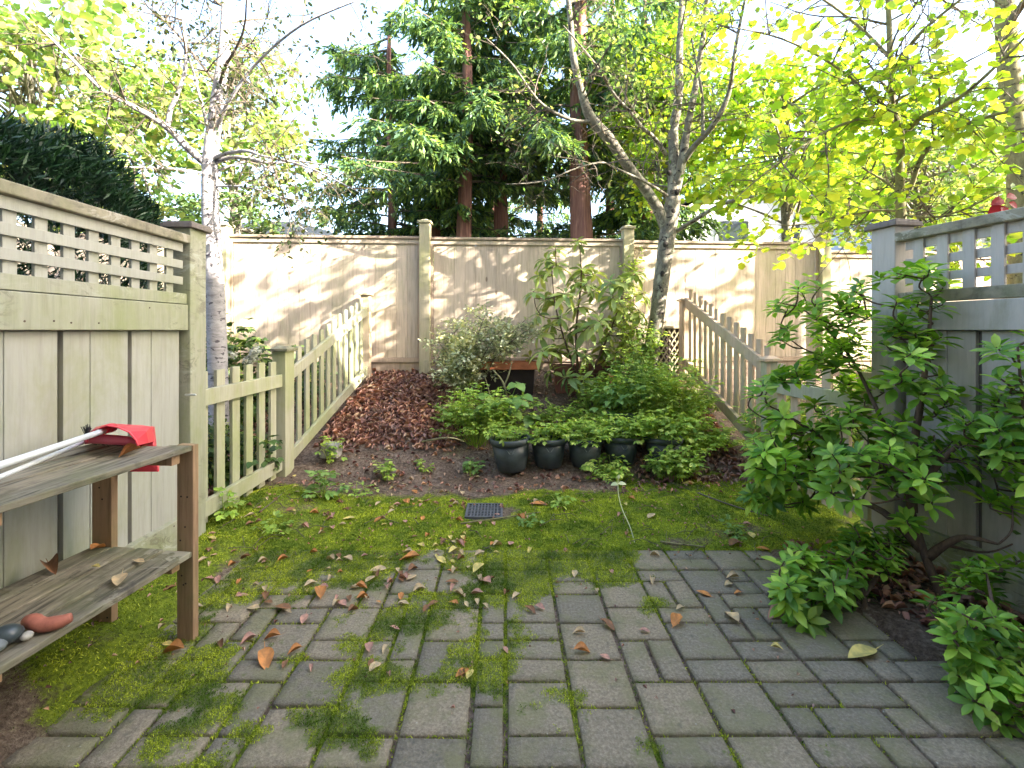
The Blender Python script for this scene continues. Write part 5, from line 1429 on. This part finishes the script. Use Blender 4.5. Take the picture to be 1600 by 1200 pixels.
# individual fallen leaves
def ground_at(px, py):
    Z = 2.5
    for _ in range(25):
        x = (px-CX)/F_PX*Z; Z = .5*Z + .5*(EYE - gz(x, Z))/((py-HY)/F_PX)
    return (px-CX)/F_PX*Z, Z
CACHE = {}
def leaf_proto(col, shp):
    if (col, shp) not in CACHE:
        V_, F_ = SHP[shp]
        me = bpy.data.meshes.new('fallen_leaf'); me.from_pydata([(v[0]-.5, v[1], v[2]) for v in V_], [], F_); me.update()
        me.polygons.foreach_set('use_smooth', [True]*len(me.polygons)); me.materials.append(LM[col]); CACHE[(col, shp)] = me
    return CACHE[(col, shp)]
def put_leaf(x, y, z, size, col, shp, rr, label, group, lift=.35):
    o = bpy.data.objects.new('fallen_leaf', leaf_proto(col, shp)); COL.objects.link(o)
    o.scale = (size, size*rr.uniform(.85,1.15), size)
    o.rotation_euler = (rr.gauss(0,.10), rr.gauss(0,.10), rr.uniform(0,6.28))
    o.location = (x, y, z + .007 + size*.05)
    tag(o, label, 'leaf', group)
    return o
rr = random.Random(19)
BIG = [(842,790,26,'orange','flat','large flat orange leaf on the moss right of the drain'),(1057,980,30,'orange','cupped','cupped orange-brown leaf on the pavers right of centre'),
 (1143,972,32,'tan','twisted','long tan leaf on the pavers near the low glossy shrub'),(1215,967,40,'pink','twisted','big pale pinkish leaf touching the low glossy shrub'),
 (1347,1031,50,'yellow','flat','large mustard-yellow leaf on the dark pavers at lower right'),(1100,935,20,'orange','flat','small orange leaf alone on the green pavers right of centre'),
 (828,962,19,'brown','cupped','red-brown cupped leaf just right of the middle joint'),(415,1040,38,'orange','twisted','big ragged orange-brown leaf at the bottom left of the patio'),
 (545,812,17,'yellow','flat','bright yellow leaf on the moss at left'),(748,896,22,'yellow','cupped','yellow leaf on the pavers left of the middle joint'),
 (910,1025,24,'orange','curled','orange leaf curled over the paver joint at the bottom centre'),(905,996,18,'tan','curled','slim tan leaf on the square paver right of centre'),
 (950,985,24,'brown','twisted','crumpled brown leaf in the joint right of centre'),(945,1035,16,'pink','flat','small pinkish leaf at the bottom centre'),
 (1018,808,20,'tan','flat','pale tan leaf on the moss right of the trailing stem'),(1075,757,18,'yellow','flat','yellow leaf where the moss meets the soil at right'),
 (1174,838,20,'yellow','flat','yellow leaf on the moss near the big shrub'),(1150,852,26,'brown','twisted','dark brown crumpled leaf at the right edge of the moss'),
 (1192,862,18,'orange','flat','orange leaf at the corner of moss and pavers by the shrub'),(1436,942,36,'orange','cupped','orange leaf on the dark soil under the big shrub'),
 (690,882,20,'yellow','flat','pale yellow leaf on the slate-blue paver left of centre'),(710,868,20,'yellow','cupped','pale yellow leaf standing on the moss edge left of the middle joint'),
 (617,989,15,'pink','flat','small pink leaf alone on a big square paver at left'),(443,957,26,'brown','flat','dark red-brown leaf on the mossy pavers at left'),
 (475,975,22,'pink','flat','dusty pink leaf on the moss left of the square pavers'),(425,1003,22,'orange','curled','orange-pink leaf curled on the pavers at lower left'),
 (270,1025,30,'orange','curled','long orange leaf lying at the foot of the shelf leg'),(262,1015,18,'yellow','flat','yellow-green leaf beside the foot of the shelf leg'),
 (1145,908,18,'tan','curled','little tan leaf on the green pavers at right'),(648,770,14,'orange','flat','small orange leaf on the bare path'),
 (590,897,24,'tan','flat','pale tan leaf on the pavers near the left moss patch'),(757,915,24,'pink','twisted','crumpled pinkish leaf across the joint left of the middle'),
 (815,812,18,'orange','curled','curled orange leaf beside the drain grate'),(640,878,28,'orange','twisted','rust coloured leaf on a slate-blue paver left of centre'),
 (500,935,30,'orange','cupped','orange leaf in the heap of leaves on the left pavers')]
GN = 'leaves fallen on the patio and moss'
for px, py, s_, col, shp, lab in BIG:
    x, y = ground_at(px, py); put_leaf(x, y, max(gz(x,y), 0 if in_patio(x,y) else -1), s_/F_PX*y*1.15, col, shp, rr, lab, GN)
CN = {'brown':'brown','orange':'orange','yellow':'yellow','tan':'tan','pink':'pinkish'}
cnt = 0; SM = {}
while cnt < 255:
    px, py = rr.uniform(250, 1230), 745 + 320*rr.random()**1.2
    dens = 1.0 if (px < 800 and py < 960) else .35 if px < 800 else .16
    if py < 800 and px > 800: dens = .25
    if py > 960: dens *= .5
    if rr.random() > dens: continue
    x, y = ground_at(px, py)
    if x < -1.75: continue
    on = in_patio(x, y)
    col = rr.choice(['brown','orange','pink','tan','pink','brown','tan','yellow']); shp = rr.choice(['flat','cupped','curled','twisted','curled'])
    where = ('on the pavers' if on else 'on the open moss')
    if not on and x < -1.42: where = 'beside the left fence'
    lo_ = put_leaf(x, y, max(gz(x,y), 0 if on else -1), rr.uniform(.032,.068), col, shp, rr, f'small {CN[col]} {shp} fallen leaf {where}', GN + f': {col} {shp} {"on pavers" if on else "on moss" if x >= -1.42 else "by the fence"}')
    SM.setdefault((CN[col], shp, where), []).append((px, lo_)); cnt += 1
ORD = 'leftmost second third fourth fifth sixth seventh eighth ninth tenth eleventh twelfth thirteenth fourteenth fifteenth sixteenth seventeenth eighteenth nineteenth twentieth'.split()
for (cn, shp, where), ls in SM.items():                 # say which one: counted from the left among its like
    ls.sort(key=lambda q: q[0])
    if len(ls) == 1: ls[0][1]['label'] = f'the only small {cn} {shp} leaf {where}'; continue
    for k, (_, o) in enumerate(ls):
        od = 'rightmost' if k == len(ls)-1 else 'leftmost' if k == 0 else (ORD[k] if k < 20 else str(k+1)+'th') + ' from the left'
        o['label'] = f'{od} of the small {cn} {shp} leaves {where}'
for a_, t_, z_, col, shp, s_, lab in ((.14,.14,.787,'orange','curled',.075,'curled orange leaf lying on the top shelf'),(.12,.12,.367,'tan','flat',.05,'small tan leaf on the lower shelf near the far leg'),
     (.25,.07,.367,'tan','flat',.10,'long tan leaf at the front edge of the lower shelf'),(.20,.40,.367,'brown','curled',.11,'brown curled leaf at the back of the lower shelf'),(.04,.38,.367,'orange','twisted',.09,'rusty crumpled leaf against the rear shelf leg'),
     (.18,.24,.367,'yellow','cupped',.035,'tiny yellow leaf in the middle of the lower shelf')):
    c = fs(a_, t_); put_leaf(c.x, c.y, z_, s_, col, shp, rr, lab, None)
